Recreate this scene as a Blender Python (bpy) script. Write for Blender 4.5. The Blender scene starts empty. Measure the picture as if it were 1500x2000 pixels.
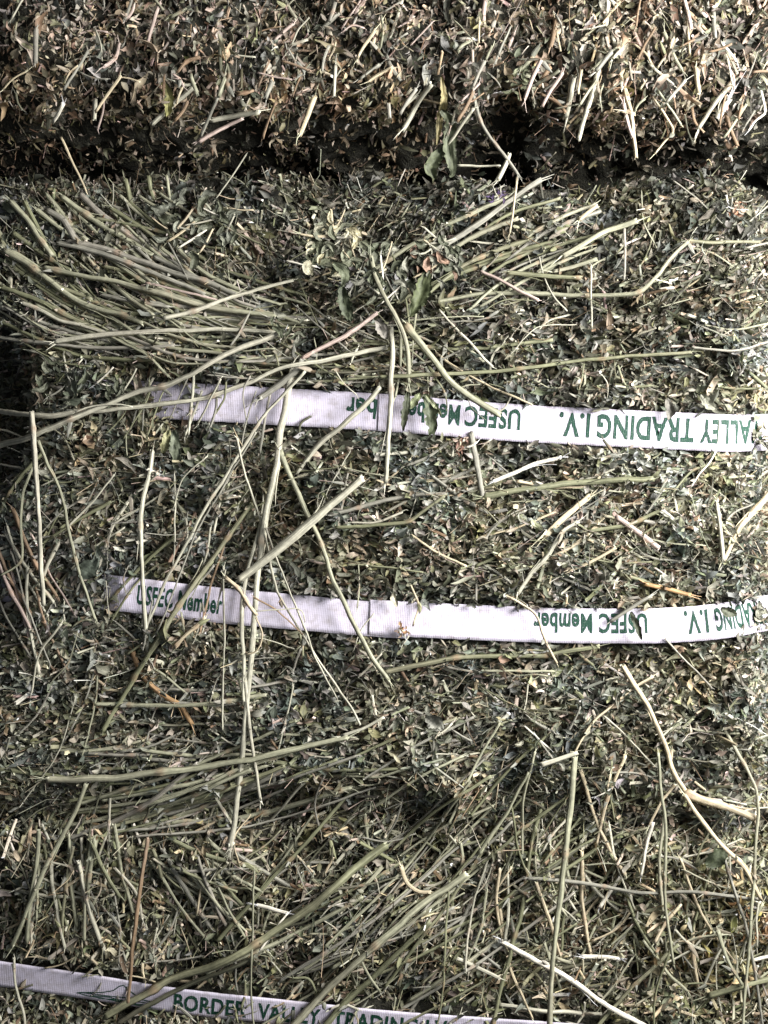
import bpy, bmesh, math
import numpy as np
from mathutils import Vector

# ------------------------------------------------------------------ camera, light, exposure
S = 0.00025                      # metres per photo pixel on the plane y = 0
D = 0.52                         # camera distance from that plane
sc = bpy.context.scene
COL = sc.collection
cam_d = bpy.data.cameras.new('camera')
cam = bpy.data.objects.new('camera', cam_d); COL.objects.link(cam)
cam.location = (0, -D, 0); cam.rotation_euler = (math.radians(90), 0, 0)
cam_d.sensor_fit = 'VERTICAL'; cam_d.sensor_height = 24.0
cam_d.lens = 12.0 * D / (1000 * S)
cam_d.clip_start = 0.01; cam_d.clip_end = 50
cam_d.dof.use_dof = False
sc.camera = cam

world = bpy.data.worlds.new('World'); sc.world = world; world.use_nodes = True
bg = world.node_tree.nodes['Background']
bg.inputs[0].default_value = (0.78, 0.86, 1.0, 1); bg.inputs[1].default_value = 0.03

def area(name, loc, target, sx, sy, power, color):
    l = bpy.data.lights.new(name, 'AREA'); l.shape = 'RECTANGLE'; l.size = sx; l.size_y = sy
    l.energy = power; l.color = color
    o = bpy.data.objects.new(name, l); COL.objects.link(o); o.location = loc
    o.rotation_euler = (Vector(target) - Vector(loc)).to_track_quat('-Z', 'Y').to_euler()
    return o
area('doorway_daylight', (0.45, -0.30, 0.17), (0.05, 0.0, -0.06), 0.32, 0.30, 9.5, (1.0, 0.975, 0.955))
area('soft_fill', (0.40, -1.2, -0.10), (0, 0, 0), 0.7, 0.7, 1.9, (0.88, 0.93, 1.0))
sc.view_settings.view_transform = 'Standard'; sc.view_settings.look = 'None'
sc.view_settings.gamma = 1.0; sc.view_settings.use_curve_mapping = False
sc.view_settings.exposure = 0.42

# ------------------------------------------------------------------ small maths
R = np.random.default_rng(11)
def W(u, v, d):                  # photo-pixel units (u right, v down, d towards the viewer) to metres
    u = np.asarray(u, float); v = np.asarray(v, float); d = np.asarray(d, float)
    return np.stack([(u - 750) * S + 0 * d + 0 * v, -d * S + 0 * u + 0 * v, (1000 - v) * S + 0 * u + 0 * d], -1)
_G = [np.random.default_rng(100 + k).random((64, 64)) for k in range(12)]
def vnoise(x, y, k=0):
    g = _G[k % 12]; xi = np.floor(x).astype(int); yi = np.floor(y).astype(int)
    fx = x - xi; fy = y - yi; fx = fx * fx * (3 - 2 * fx); fy = fy * fy * (3 - 2 * fy)
    a = g[xi % 64, yi % 64]; b = g[(xi + 1) % 64, yi % 64]; c = g[xi % 64, (yi + 1) % 64]; d = g[(xi + 1) % 64, (yi + 1) % 64]
    return (a + (b - a) * fx + (c - a) * fy + (a - b - c + d) * fx * fy) * 2 - 1
def sstep(a, b, x):
    t = np.clip((x - a) / (b - a), 0, 1); return t * t * (3 - 2 * t)
def nrm(a):
    return a / np.maximum(np.linalg.norm(a, axis=-1, keepdims=True), 1e-12)

# ------------------------------------------------------------------ mesh helpers
def make_mesh(name, V, F, col=None, uv=None, mat=None, smooth=True, parent=None, link=True):
    """V (n,3); F list of int arrays, each (m,k); col (n,3) per vertex; uv (n,2) per vertex"""
    me = bpy.data.meshes.new(name)
    V = np.asarray(V, np.float32); F = [np.asarray(f, np.int32) for f in F if len(f)]
    me.vertices.add(len(V)); me.vertices.foreach_set('co', V.ravel())
    loops = np.concatenate([f.ravel() for f in F])
    cnt = np.concatenate([np.full(len(f), f.shape[1], np.int32) for f in F])
    st = np.concatenate([[0], np.cumsum(cnt)[:-1]]).astype(np.int32)
    me.loops.add(len(loops)); me.loops.foreach_set('vertex_index', loops)
    me.polygons.add(len(st)); me.polygons.foreach_set('loop_start', st)
    me.update(calc_edges=True)
    if smooth: me.polygons.foreach_set('use_smooth', np.ones(len(st), bool))
    if col is not None:
        a = me.attributes.new('tint', 'FLOAT_COLOR', 'POINT')
        a.data.foreach_set('color', np.concatenate([col, np.ones((len(col), 1))], 1).astype(np.float32).ravel())
    if uv is not None:
        l = me.uv_layers.new(name='uv'); l.data.foreach_set('uv', np.asarray(uv, np.float32)[loops].ravel())
    if mat: me.materials.append(mat)
    o = bpy.data.objects.new(name, me)
    if link: COL.objects.link(o)
    if parent: o.parent = parent
    return o
def tag(o, label=None, cat=None, group=None, kind=None):
    if label: o['label'] = label
    if cat: o['category'] = cat
    if group: o['group'] = group
    if kind: o['kind'] = kind
    return o
def empty(name, loc=(0, 0, 0)):
    o = bpy.data.objects.new(name, None); o.empty_display_size = 0.01; COL.objects.link(o); o.location = loc; return o
def adopt(ch, root):             # parent while keeping the child's place in the world
    ch.parent = root; ch.location = -Vector(root.location)

# ------------------------------------------------------------------ materials
def mat_base(name):
    m = bpy.data.materials.new(name); m.use_nodes = True; nt = m.node_tree
    return m, nt, nt.nodes['Principled BSDF'], nt.links
def N(nt, t, **kw):
    n = nt.nodes.new(t)
    for k, v in kw.items(): setattr(n, k, v)
    return n
def plant_mat(name, rough, spec, lo, hi, fibre, trans=0.0):
    m, nt, b, L = mat_base(name)
    at = N(nt, 'ShaderNodeAttribute', attribute_name='tint')
    uv = N(nt, 'ShaderNodeUVMap', uv_map='uv')
    mp = N(nt, 'ShaderNodeMapping'); mp.inputs['Scale'].default_value = fibre
    n1 = N(nt, 'ShaderNodeTexNoise'); n1.inputs['Scale'].default_value = 1.0; n1.inputs['Detail'].default_value = 3
    mr = N(nt, 'ShaderNodeMapRange'); mr.inputs['From Min'].default_value = 0.3; mr.inputs['From Max'].default_value = 0.7
    mr.inputs['To Min'].default_value = lo; mr.inputs['To Max'].default_value = hi
    tc = N(nt, 'ShaderNodeTexCoord')
    n2 = N(nt, 'ShaderNodeTexNoise'); n2.inputs['Scale'].default_value = 420; n2.inputs['Detail'].default_value = 2
    mr2 = N(nt, 'ShaderNodeMapRange'); mr2.inputs['From Min'].default_value = 0.3; mr2.inputs['From Max'].default_value = 0.7
    mr2.inputs['To Min'].default_value = 0.82; mr2.inputs['To Max'].default_value = 1.15
    mu = N(nt, 'ShaderNodeMath', operation='MULTIPLY')
    vm = N(nt, 'ShaderNodeVectorMath', operation='SCALE')
    L.new(uv.outputs[0], mp.inputs[0]); L.new(mp.outputs[0], n1.inputs['Vector']); L.new(n1.outputs['Fac'], mr.inputs['Value'])
    L.new(tc.outputs['Object'], n2.inputs['Vector']); L.new(n2.outputs['Fac'], mr2.inputs['Value'])
    L.new(mr.outputs[0], mu.inputs[0]); L.new(mr2.outputs[0], mu.inputs[1])
    L.new(at.outputs['Color'], vm.inputs[0]); L.new(mu.outputs[0], vm.inputs['Scale']); L.new(vm.outputs[0], b.inputs['Base Color'])
    bp = N(nt, 'ShaderNodeBump'); bp.inputs['Strength'].default_value = 0.6; bp.inputs['Distance'].default_value = 0.0004
    L.new(n1.outputs['Fac'], bp.inputs['Height']); L.new(bp.outputs[0], b.inputs['Normal'])
    b.inputs['Roughness'].default_value = rough; b.inputs['Specular IOR Level'].default_value = spec
    return m
M_stem = plant_mat('dried_stem', 0.6, 0.35, 0.58, 1.3, (7, 0.35, 1))
M_chop = plant_mat('chopped_straw', 0.6, 0.4, 0.72, 1.25, (5, 1.0, 1))
M_leaf = plant_mat('dried_leaf', 0.6, 0.4, 0.68, 1.25, (4, 2.5, 1))
nt = M_leaf.node_tree; b = nt.nodes['Principled BSDF']; out = nt.nodes['Material Output']; tr = N(nt, 'ShaderNodeBsdfTranslucent'); mx = N(nt, 'ShaderNodeMixShader'); mx.inputs[0].default_value = 0.22
src = b.inputs['Base Color'].links[0].from_socket; nt.links.new(src, tr.inputs['Color']); nt.links.new(b.outputs[0], mx.inputs[1]); nt.links.new(tr.outputs[0], mx.inputs[2]); nt.links.new(mx.outputs[0], out.inputs['Surface'])

m, nt, b, L = mat_base('packed_hay'); M_core = m
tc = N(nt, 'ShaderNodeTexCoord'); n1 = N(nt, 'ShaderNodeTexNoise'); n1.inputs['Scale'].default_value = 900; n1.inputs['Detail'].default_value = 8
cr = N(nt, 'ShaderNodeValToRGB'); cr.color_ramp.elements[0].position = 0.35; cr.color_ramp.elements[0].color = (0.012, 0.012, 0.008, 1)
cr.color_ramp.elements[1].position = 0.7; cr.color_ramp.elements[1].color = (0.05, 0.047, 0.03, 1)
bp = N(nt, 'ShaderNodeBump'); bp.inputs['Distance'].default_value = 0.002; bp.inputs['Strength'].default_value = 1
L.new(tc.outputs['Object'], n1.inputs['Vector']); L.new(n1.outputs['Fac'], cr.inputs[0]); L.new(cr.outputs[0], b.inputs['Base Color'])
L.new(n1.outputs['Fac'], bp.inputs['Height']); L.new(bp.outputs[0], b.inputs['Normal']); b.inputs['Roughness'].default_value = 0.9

def woven(name, base, ink=False):
    m, nt, b, L = mat_base(name)
    uv = N(nt, 'ShaderNodeUVMap', uv_map='uv')                    # uv in millimetres along / across the strap
    def wav(scale, d):
        w = N(nt, 'ShaderNodeTexWave', bands_direction=d); w.inputs['Scale'].default_value = scale
        w.inputs['Distortion'].default_value = 0.6; w.inputs['Detail'].default_value = 2; w.inputs['Detail Scale'].default_value = 3
        L.new(uv.outputs[0], w.inputs['Vector']); return w
    wx = wav(0.36, 'X'); wy = wav(0.30, 'Y')
    mx = N(nt, 'ShaderNodeMath', operation='MULTIPLY'); L.new(wx.outputs['Fac'], mx.inputs[0]); L.new(wy.outputs['Fac'], mx.inputs[1])
    ad = N(nt, 'ShaderNodeMath', operation='ADD'); L.new(mx.outputs[0], ad.inputs[0]); L.new(wx.outputs['Fac'], ad.inputs[1])
    bp = N(nt, 'ShaderNodeBump'); bp.inputs['Strength'].default_value = 0.25; bp.inputs['Distance'].default_value = 0.00018
    L.new(ad.outputs[0], bp.inputs['Height']); L.new(bp.outputs[0], b.inputs['Normal'])
    no = N(nt, 'ShaderNodeTexNoise'); no.inputs['Scale'].default_value = 0.22; no.inputs['Detail'].default_value = 7; no.inputs['Roughness'].default_value = 0.65
    L.new(uv.outputs[0], no.inputs['Vector'])
    cr = N(nt, 'ShaderNodeValToRGB'); e = cr.color_ramp.elements
    if ink:
        n2 = N(nt, 'ShaderNodeTexNoise'); n2.inputs['Scale'].default_value = 1.6; n2.inputs['Detail'].default_value = 4
        L.new(uv.outputs[0], n2.inputs['Vector'])
        w3 = wav(0.36, 'X')
        s1 = N(nt, 'ShaderNodeMath', operation='MULTIPLY'); L.new(w3.outputs['Fac'], s1.inputs[0]); s1.inputs[1].default_value = 0.22
        s2 = N(nt, 'ShaderNodeMath', operation='ADD'); L.new(n2.outputs['Fac'], s2.inputs[0]); L.new(s1.outputs[0], s2.inputs[1])
        e[0].position = 0.76; e[0].color = (0.003, 0.042, 0.024, 1); e[1].position = 0.93; e[1].color = (0.30, 0.35, 0.32, 1)
        L.new(s2.outputs[0], cr.inputs[0])
    else:
        e[0].position = 0.30; e[0].color = tuple(c * k_ for c, k_ in zip(base, (.68, .66, .60))) + (1,); e[1].position = 0.55; e[1].color = tuple(base) + (1,)
        L.new(no.outputs['Fac'], cr.inputs[0])
    L.new(cr.outputs[0], b.inputs['Base Color']); b.inputs['Roughness'].default_value = 0.5 if not ink else 0.6
    b.inputs['Specular IOR Level'].default_value = 0.35
    return m
M_strap = woven('woven_white_strap', (0.64, 0.60, 0.71)); M_ink = woven('green_ink', None, True)

# ------------------------------------------------------------------ palettes (base colours)
LEAF = np.array([(.078, .086, .062), (.115, .123, .088), (.16, .163, .127), (.215, .214, .18), (.155, .16, .09), (.16, .122, .088), (.28, .24, .18), (.35, .33, .275), (.26, .265, .15)])
STEM = dict(olive=(.19, .195, .115), green=(.31, .31, .215), pale=(.47, .455, .355), straw=(.54, .46, .31), white=(.78, .74, .62), brown=(.24, .165, .10),
            orange=(.40, .25, .12), pink=(.48, .38, .33), grey=(.27, .262, .215), dark=(.10, .10, .066))
CH = np.array([STEM[k] for k in ('olive', 'green', 'pale', 'straw', 'white', 'brown', 'pink', 'grey', 'dark')])

# ------------------------------------------------------------------ the straps' centre lines
def poly(pts):
    p = np.array(pts, float); return lambda u: np.interp(u, p[:, 0], p[:, 1])
strap_v = [poly([(-300, 740), (60, 772), (310, 781), (560, 795), (740, 805), (1000, 826), (1300, 841), (1440, 848), (1600, 838)]),
           poly([(-300, 1118), (225, 1158), (430, 1183), (560, 1194), (720, 1209), (900, 1218), (1100, 1226), (1300, 1226), (1420, 1216), (1500, 1199), (1600, 1180)]),
           poly([(-300, 1856), (0, 1901), (140, 1921), (290, 1946), (400, 1961), (780, 2000), (1100, 2022), (1600, 2060)])]
strap_w = [72, 68, 56]
def seen(v, d): return 1000 + (v - 1000) / (1 - d * S / D)
strap_0 = [290, 215, -900]
def groove(u, v, which):
    g = np.zeros_like(u)
    for k in which: g = np.maximum(g, 1 - sstep(strap_w[k] * .42, strap_w[k] * .80, np.abs(v - strap_v[k](u))) * sstep(strap_0[k] - 25, strap_0[k] + 10, u) * (1 - sstep(1478, 1492, u) * (k < 2)))
    return g

# ------------------------------------------------------------------ bale surfaces
class Bale:
    """rounded block; surface given over (u, t), t = arc length down the profile"""
    def __init__(s, v0, v1, base, r0, r1, depth, left, right, straps, seed, dents=()):
        s.v0, s.v1, s.base, s.r0, s.r1, s.depth, s.left, s.right, s.straps, s.seed, s.dents = v0, v1, base, r0, r1, depth, left, right, straps, seed, dents
        P = []; 
        for d in np.arange(-depth, base - r0, 10.): P.append((v0, d))
        for a in np.linspace(0, math.pi / 2, 24): P.append((v0 + r0 - r0 * math.cos(a), base - r0 + r0 * math.sin(a)))
        for v in np.arange(v0 + r0 + 10, v1 - r1, 10.): P.append((v, base))
        for a in np.linspace(0, math.pi / 2, 24): P.append((v1 - r1 + r1 * math.sin(a), base - r1 + r1 * math.cos(a)))
        for d in np.arange(base - r1 - 10, -depth, -10.): P.append((v1, d))
        P = np.array(P); s.T = np.concatenate([[0], np.cumsum(np.linalg.norm(np.diff(P, axis=0), axis=1))]); s.P = P; s.L = s.T[-1]
    def pos(s, u, t, extra=0.0, fine=True):
        v = np.interp(t, s.T, s.P[:, 0]); d = np.interp(t, s.T, s.P[:, 1])
        v2 = np.interp(t + 4, s.T, s.P[:, 0]); d2 = np.interp(t + 4, s.T, s.P[:, 1])
        v1 = np.interp(t - 4, s.T, s.P[:, 0]); d1 = np.interp(t - 4, s.T, s.P[:, 1])
        tv, td = v2 - v1, d2 - d1; l = np.hypot(tv, td) + 1e-9; nv, nd = -td / l, tv / l
        k = s.seed
        h = 20 * vnoise(u / 230 + k, t / 170, k) + 24 * vnoise(u / 90, t / 62 + k, k + 1)
        if fine: h = h + 18 * vnoise(u / 38, t / 28, k + 2) + 6 * vnoise(u / 13, t / 12, k + 3)
        g = groove(u, seen(v, s.base), s.straps) * (nd > 0.5)
        h = h * (1 - 0.9 * g) - 10 * g
        for (cu, cv, ru, rv, a) in s.dents: h = h - a * np.exp(-((u - cu) / ru) ** 2 - ((v - cv) / rv) ** 2) * (nd > -0.2)
        h = h + extra
        v = v + nv * h; d = d + nd * h
        d = d - corner(u, v, s.left, s.right)
        return v, d
def corner(u, v, left, right):
    c = 0 * u
    if left:
        x0 = left[0] + 140 * np.exp(-((v - 800) / 190.) ** 4) + 60 * np.exp(-((v - 1150) / 120.) ** 2) + left[2] * vnoise(v / 120, 0 * v, 5)
        x = np.clip((x0 + left[1] - u) / left[1], 0, None); c = c + np.where(x < 1, left[1] * (1 - np.sqrt(np.clip(1 - x * x, 0, 1))), left[1] + (x - 1) * 900)
    if right:
        x = np.clip((u - right[0]) / right[1], 0, None); c = c + np.where(x < 1, right[1] * .8 * (1 - np.sqrt(np.clip(1 - x * x, 0, 1))), right[1] * .8 + (x - 1) * 140)
    return np.minimum(c, 520)
B_top = Bale(-420, 222, 84, 80, 50, 620, None, None, (), 1, ((1010, 215, 70, 50, 34), (260, 60, 90, 50, 18), (850, 60, 60, 50, 14)))
B_mid = Bale(294, 1628, 6, 190, 150, 560, (-110, 150, 30), (1400, 110), (0, 1), 3, ((760, 480, 650, 180, 80), (760, 490, 190, 90, 50), (420, 1060, 260, 60, 22), (880, 1060, 120, 60, 20), (600, 1330, 260, 50, 24), (230, 960, 120, 70, 20), (430, 640, 260, 60, 18), (560, 1590, 240, 50, 40), (1180, 1610, 90, 80, 46)))
B_low = Bale(1600, 2500, -34, 110, 100, 560, None, None, (2,), 6, ((1150, 1790, 80, 110, 50), (700, 1700, 260, 60, 26), (1000, 1930, 60, 60, 20)))
bales = [B_top, B_mid, B_low]
URANGE = (-260, 1760)

# depth buffer of the packed surface, for seating stems and straps on it
GB = 8
ZB = np.full((320, 290), -600.)
for B in bales:
    uu, tt = np.meshgrid(np.arange(-400, 1900, 4.), np.arange(0, B.L, 4.)); uu = uu.ravel(); tt = tt.ravel()
    v, d = B.pos(uu, tt); i = ((v + 280) / GB).astype(int); j = ((uu + 400) / GB).astype(int)
    ok = (i >= 0) & (i < 320) & (j >= 0) & (j < 290); np.maximum.at(ZB, (i[ok], j[ok]), d[ok])
def zsurf(u, v):
    i = np.clip(((np.asarray(v) + 280) / GB).astype(int), 0, 319); j = np.clip(((np.asarray(u) + 400) / GB).astype(int), 0, 289); return ZB[i, j]

def frames(B, u, t, extra):
    v, d = B.pos(u, t, extra); va, da = B.pos(u + 3, t, extra, False); vb, db = B.pos(u, t, extra, False); vc, dc = B.pos(u, t + 3, extra, False)
    p = W(u, v, d); ex = nrm(W(u + 3, va, da) - W(u, vb, db)); ey = nrm(W(u, vc, dc) - W(u, vb, db))
    n = nrm(np.cross(ey, ex)); n = np.where((n[:, 1:2] > 0.6), -n, n)
    return p, ex, ey, n, v

def orient(B, u, v, n, ex, ey, ang, lift):
    """unit piece direction: in-plane angle ang (0 = right, +90deg = down) with a lift out of the surface"""
    t = ex * np.cos(ang)[:, None] + ey * np.sin(ang)[:, None]
    return nrm(t * np.cos(lift)[:, None] + n * np.sin(lift)[:, None])

def leaf_pieces(p, T, n, L, Wd, bend, fold, twist, col, curlside):
    m = len(p); Bn = nrm(np.cross(n, T)); Nn = nrm(np.cross(T, Bn))
    ss = np.array([0, .22, .5, .78, 1.0]); prof = np.array([.18, .85, 1.0, .72, .06])
    V = np.zeros((m, 5, 3, 3)); C = np.zeros((m, 5, 3, 3)); UV = np.zeros((m, 5, 3, 2)); ph = R.random(m) * 20
    for i, s_ in enumerate(ss):
        a = twist * s_; b2 = Bn * np.cos(a)[:, None] + Nn * np.sin(a)[:, None]; n2 = Nn * np.cos(a)[:, None] - Bn * np.sin(a)[:, None]
        c = p + T * (L * (s_ - .5))[:, None] + Nn * (bend * L * (s_ - .5) ** 2 * 2)[:, None] + Bn * (curlside * L * (s_ - .5) ** 2)[:, None]
        for j, sd in enumerate((-1, 0, 1)):
            w = Wd * prof[i] * .5 * R.uniform(.45, 1.5, m)
            V[:, i, j] = c + T * (L * R.normal(0, .05, m) * abs(sd))[:, None] + b2 * (w * sd)[:, None] + (n2 * (fold * w * R.uniform(.6, 1.3, m))[:, None] if sd else 0)
            C[:, i, j] = col * (1.12 if sd == 0 else 1.0)
            UV[:, i, j, 0] = sd * .5 + ph; UV[:, i, j, 1] = s_ + ph
    idx = np.arange(15).reshape(5, 3)
    q = np.array([(idx[i, j], idx[i, j + 1], idx[i + 1, j + 1], idx[i + 1, j]) for i in range(4) for j in range(2)])
    F = (np.arange(m)[:, None, None] * 15 + q[None]).reshape(-1, 4)
    return V.reshape(-1, 3), F, C.reshape(-1, 3), UV.reshape(-1, 2)

def chop_pieces(p, T, n, L, r, flat, bend, col, sides=6, jag=.0):
    m = len(p); Bn = nrm(np.cross(n, T)); Nn = nrm(np.cross(T, Bn)); nr = 4
    ss = np.array([0, .33, .67, 1.]); a = np.linspace(0, 2 * np.pi, sides, endpoint=False)
    V = np.zeros((m, nr + 2, sides, 3)); C = np.zeros((m, nr + 2, sides, 3)); UV = np.zeros((m, nr + 2, sides, 2)); ph = R.random(m) * 20
    capc = np.clip(col * 1.5 + .06, 0, .8)
    for i in range(nr):
        s_ = ss[i]; c = p + T * (L * (s_ - .5))[:, None] + Nn * (bend * L * (s_ - .5) ** 2 * 2)[:, None]
        rr = r * R.uniform(.88, 1.12, m)
        for j in range(sides):
            off = Bn * (rr * math.cos(a[j]))[:, None] + Nn * (rr * flat * math.sin(a[j]))[:, None]
            if i in (0, 3): off = off + T * (R.uniform(-1, 1, m) * jag * r * 1.5)[:, None]
            V[:, i, j] = c + off; C[:, i, j] = col; UV[:, i, j, 0] = j / sides * 2 + ph; UV[:, i, j, 1] = s_ * L / r * .1 + ph
    V[:, nr] = V[:, 0]; V[:, nr + 1] = V[:, 3]; C[:, nr] = capc[:, None]; C[:, nr + 1] = capc[:, None]; UV[:, nr:] = ph[:, None, None, None]
    idx = np.arange((nr + 2) * sides).reshape(nr + 2, sides)
    q = np.array([(idx[i, j], idx[i, (j + 1) % sides], idx[i + 1, (j + 1) % sides], idx[i + 1, j]) for i in range(nr - 1) for j in range(sides)])
    base = np.arange(m)[:, None, None] * ((nr + 2) * sides)
    F = (base + q[None]).reshape(-1, 4); cp = np.stack([idx[nr][::-1], idx[nr + 1]]); F2 = (base + cp[None]).reshape(-1, sides)
    return V.reshape(-1, 3), F, F2, C.reshape(-1, 3), UV.reshape(-1, 2)

def pick(pal, w, n, jit=.18):
    w = np.array(w, float); i = R.choice(len(pal), n, p=w / w.sum()); c = pal[i]
    return np.clip(c * R.uniform(1 - jit, 1 + jit, (n, 1)) * R.uniform(.94, 1.06, (n, 3)), 0.01, .85)

def sample(B, n):
    u = R.uniform(URANGE[0], URANGE[1], n); t = R.uniform(0, B.L, n)
    vis = np.interp(t, B.T, B.P[:, 1]); keep = (vis > B.base - 470) & ((vis > B.base - 110) | (R.random(n) < .2)); return u[keep], t[keep]

# ------------------------------------------------------------------ build the three bales
def build_bale(B, label, leaf_n, chop_n, pal_leaf, pal_chop, angf, leaf_size, chop_len, seed, hue):
    root = empty('hay_bale', tuple(W(750, (max(B.v0, -200) + min(B.v1, 2200)) / 2, -400)))
    tag(root, label, 'hay bale', 'compressed hay bales in the stack')
    us = np.arange(URANGE[0] - 120, URANGE[1] + 120, 7.); ts = np.arange(0, B.L + 7, 7.)
    uu, tt = np.meshgrid(us, ts); v, d = B.pos(uu.ravel(), tt.ravel(), -9)
    V = W(uu.ravel(), v, d); nu, ntt = len(us), len(ts); idx = np.arange(nu * ntt).reshape(ntt, nu)
    F = np.stack([idx[:-1, :-1], idx[:-1, 1:], idx[1:, 1:], idx[1:, :-1]], -1).reshape(-1, 4)
    rim = np.concatenate([idx[0, :], idx[1:, -1], idx[-1, -2::-1], idx[-2:0:-1, 0]])       # close the back
    bk = V[rim].copy(); bk[:, 1] = 0.165; n0 = len(V); V = np.concatenate([V, bk]); k = len(rim); a = np.arange(k)
    F2 = np.stack([rim, n0 + a, n0 + (a + 1) % k, rim[(a + 1) % k]], -1)
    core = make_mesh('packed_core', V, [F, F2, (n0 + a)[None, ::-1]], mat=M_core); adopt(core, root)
    # leaves
    VV, FF, CC, UU = [], [], [], []; nv = 0
    for layer, (fr, ex0, ex1, sz) in enumerate(((.36, -14, -3, 1.15), (.36, -5, 7, .9), (.24, 3, 17, .7), (.04, -2, 12, 1.6))):
        n = int(leaf_n * fr); u, t = sample(B, n); n = len(u)
        p, ex, ey, nn, v = frames(B, u, t, R.uniform(ex0, ex1, n))
        inb = np.zeros(n, bool)
        for kk in B.straps: inb |= ((u > (390, 262, -999)[kk]) | (R.random(n) < .6)) & (np.abs(seen(v, B.base) - strap_v[kk](u)) < strap_w[kk] * .5 + 3) & (p[:, 1] < 0.045) & (u > strap_0[kk]) & ((u < 1482) | (kk == 2))
        keep = ~inb | (R.random(n) < .0); p, ex, ey, nn, u, v = p[keep], ex[keep], ey[keep], nn[keep], u[keep], v[keep]; n = len(p)
        ang, lift = angf(u, v, n, 'leaf'); ang = np.where(R.random(n) < .45, vnoise(u / 45, v / 38, seed + 5) * 3.5 + R.normal(0, .35, n), ang); T = orient(B, u, v, nn, ex, ey, ang, lift)
        n2 = nrm(nn + R.normal(0, .75, (n, 3)))
        L = R.lognormal(math.log(leaf_size * .95), .55, n).clip(0, 34) * sz * S; Wd = np.minimum(L * R.uniform(.2, .55, n), 13 * S)
        cl = vnoise(u / 90, v / 90, seed + 1)                       # patches differ in what they hold: leaves, stalk bits
        c = pick(LEAF, pal_leaf, n, .25); c = c * (1 + .34 * np.exp(-((u - 1150) / 420) ** 2 - ((v - 1010) / 190) ** 2) * (B is B_mid))[:, None]; c = c * (1 + (np.array([.55, .42, .10]) * np.exp(-((u - 1480) / 260) ** 2 - ((v - 1850) / 220) ** 2)[:, None]) * (B is B_low)); c = c * (1.24 - .48 * (1 - sstep(620, 760, v)) * (B is B_mid))[:, None] * (1 + .26 * vnoise(u / 150 + 7, v / 110, seed + 4))[:, None] * np.array(hue) * (1 + .16 * cl)[:, None] * (1 + .15 * vnoise(u / 55, v / 45, seed + 3)[:, None] * np.array([1., .25, -.9]))  # middle bale leaves tinted darker above the upper strap, painting in the overhang's shade
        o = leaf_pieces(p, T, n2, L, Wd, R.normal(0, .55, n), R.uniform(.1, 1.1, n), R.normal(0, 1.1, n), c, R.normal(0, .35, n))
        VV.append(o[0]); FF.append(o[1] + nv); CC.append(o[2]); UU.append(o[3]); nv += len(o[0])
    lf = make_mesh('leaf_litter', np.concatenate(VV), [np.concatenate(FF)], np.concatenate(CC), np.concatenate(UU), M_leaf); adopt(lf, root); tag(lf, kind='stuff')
    # chopped stalks, split flakes and hair-thin fibres
    VV, F4, F6, CC, UU = [], [], [], [], []; nv = 0
    for (fr, ln, r0, r1, f0, f1, ex0, ex1, bd) in ((.30, 1.0, 1.5, 3.4, .35, 1., -6, 6, .04), (.33, .75, 1.6, 4.4, .08, .2, -4, 8, .15), (.37, 1.4, .35, .9, 1, 1, -4, 14, .6)):
        n = int(chop_n * fr); u, t = sample(B, n); n = len(u)
        p, ex, ey, nn, v = frames(B, u, t, R.uniform(ex0, ex1, n))
        dens = vnoise(u / 110, v / 80, seed + 2) + R.uniform(-.9, .9, n) > -.25
        inb = np.zeros(n, bool)
        for kk in B.straps: inb |= (np.abs(seen(v, B.base) - strap_v[kk](u)) < strap_w[kk] * .5 + 9) & (p[:, 1] < 0.045) & (u > strap_0[kk]) & ((u < 1482) | (kk == 2))
        keep = dens & ~inb; p, ex, ey, nn, u, v = p[keep], ex[keep], ey[keep], nn[keep], u[keep], v[keep]; n = len(p)
        ang, lift = angf(u, v, n, 'chop'); T = orient(B, u, v, nn, ex, ey, ang, lift)
        L = R.lognormal(math.log(chop_len * ln), .42, n) * S; r = R.uniform(r0, r1, n) * S
        for kk in B.straps:                                        # do not reach over the straps
            near = (np.abs(seen(v, B.base) - strap_v[kk](u)) < strap_w[kk] * .5 + 9 + L / S * .45); L = np.where(near, np.minimum(L, 22 * S), L)
        sc_ = np.clip(.65 + .45 * u / 1500, .6, 1.15) if B is B_top else 1.0
        o = chop_pieces(p, T, nn, L * sc_, r * sc_, R.uniform(f0, f1, n), R.normal(0, bd, n), pick(CH, pal_chop, n, .22) * np.array(hue) * .84, jag=.8)
        VV.append(o[0]); F4.append(o[1] + nv); F6.append(o[2] + nv); CC.append(o[3]); UU.append(o[4]); nv += len(o[0])
    cs = make_mesh('chopped_stalks', np.concatenate(VV), [np.concatenate(F4), np.concatenate(F6)], np.concatenate(CC), np.concatenate(UU), M_chop); adopt(cs, root); tag(cs, kind='stuff')
    return root

def ang_top(u, v, n, k):
    a = R.uniform(-math.pi, math.pi, n); f = R.random(n) < .45
    a = np.where(f, R.normal(math.radians(105), .45, n), a); lift = np.abs(R.normal(0, .5, n)) if k == 'chop' else R.normal(0, .5, n); return a, lift
def ang_mid(u, v, n, k):
    a = R.uniform(-math.pi, math.pi, n)
    slope = np.where(v < 720, np.clip((720 - v) / 300, 0, 1) * np.where(u < 620, .75, -.6), 0) + np.where((v > 1400) & (v < 1750), -.2, 0)
    f = R.random(n) < (.55 if k == 'chop' else .35); a = np.where(f, slope + R.normal(0, .35, n), a); return a, R.normal(.08, .48, n)
def ang_low(u, v, n, k):
    a = R.uniform(-math.pi, math.pi, n); f = R.random(n) < .4
    pref = np.where(u < 450, 1.3, -.65); a = np.where(f, pref + R.normal(0, .5, n), a); return a, R.normal(.12, .48, n)
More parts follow.
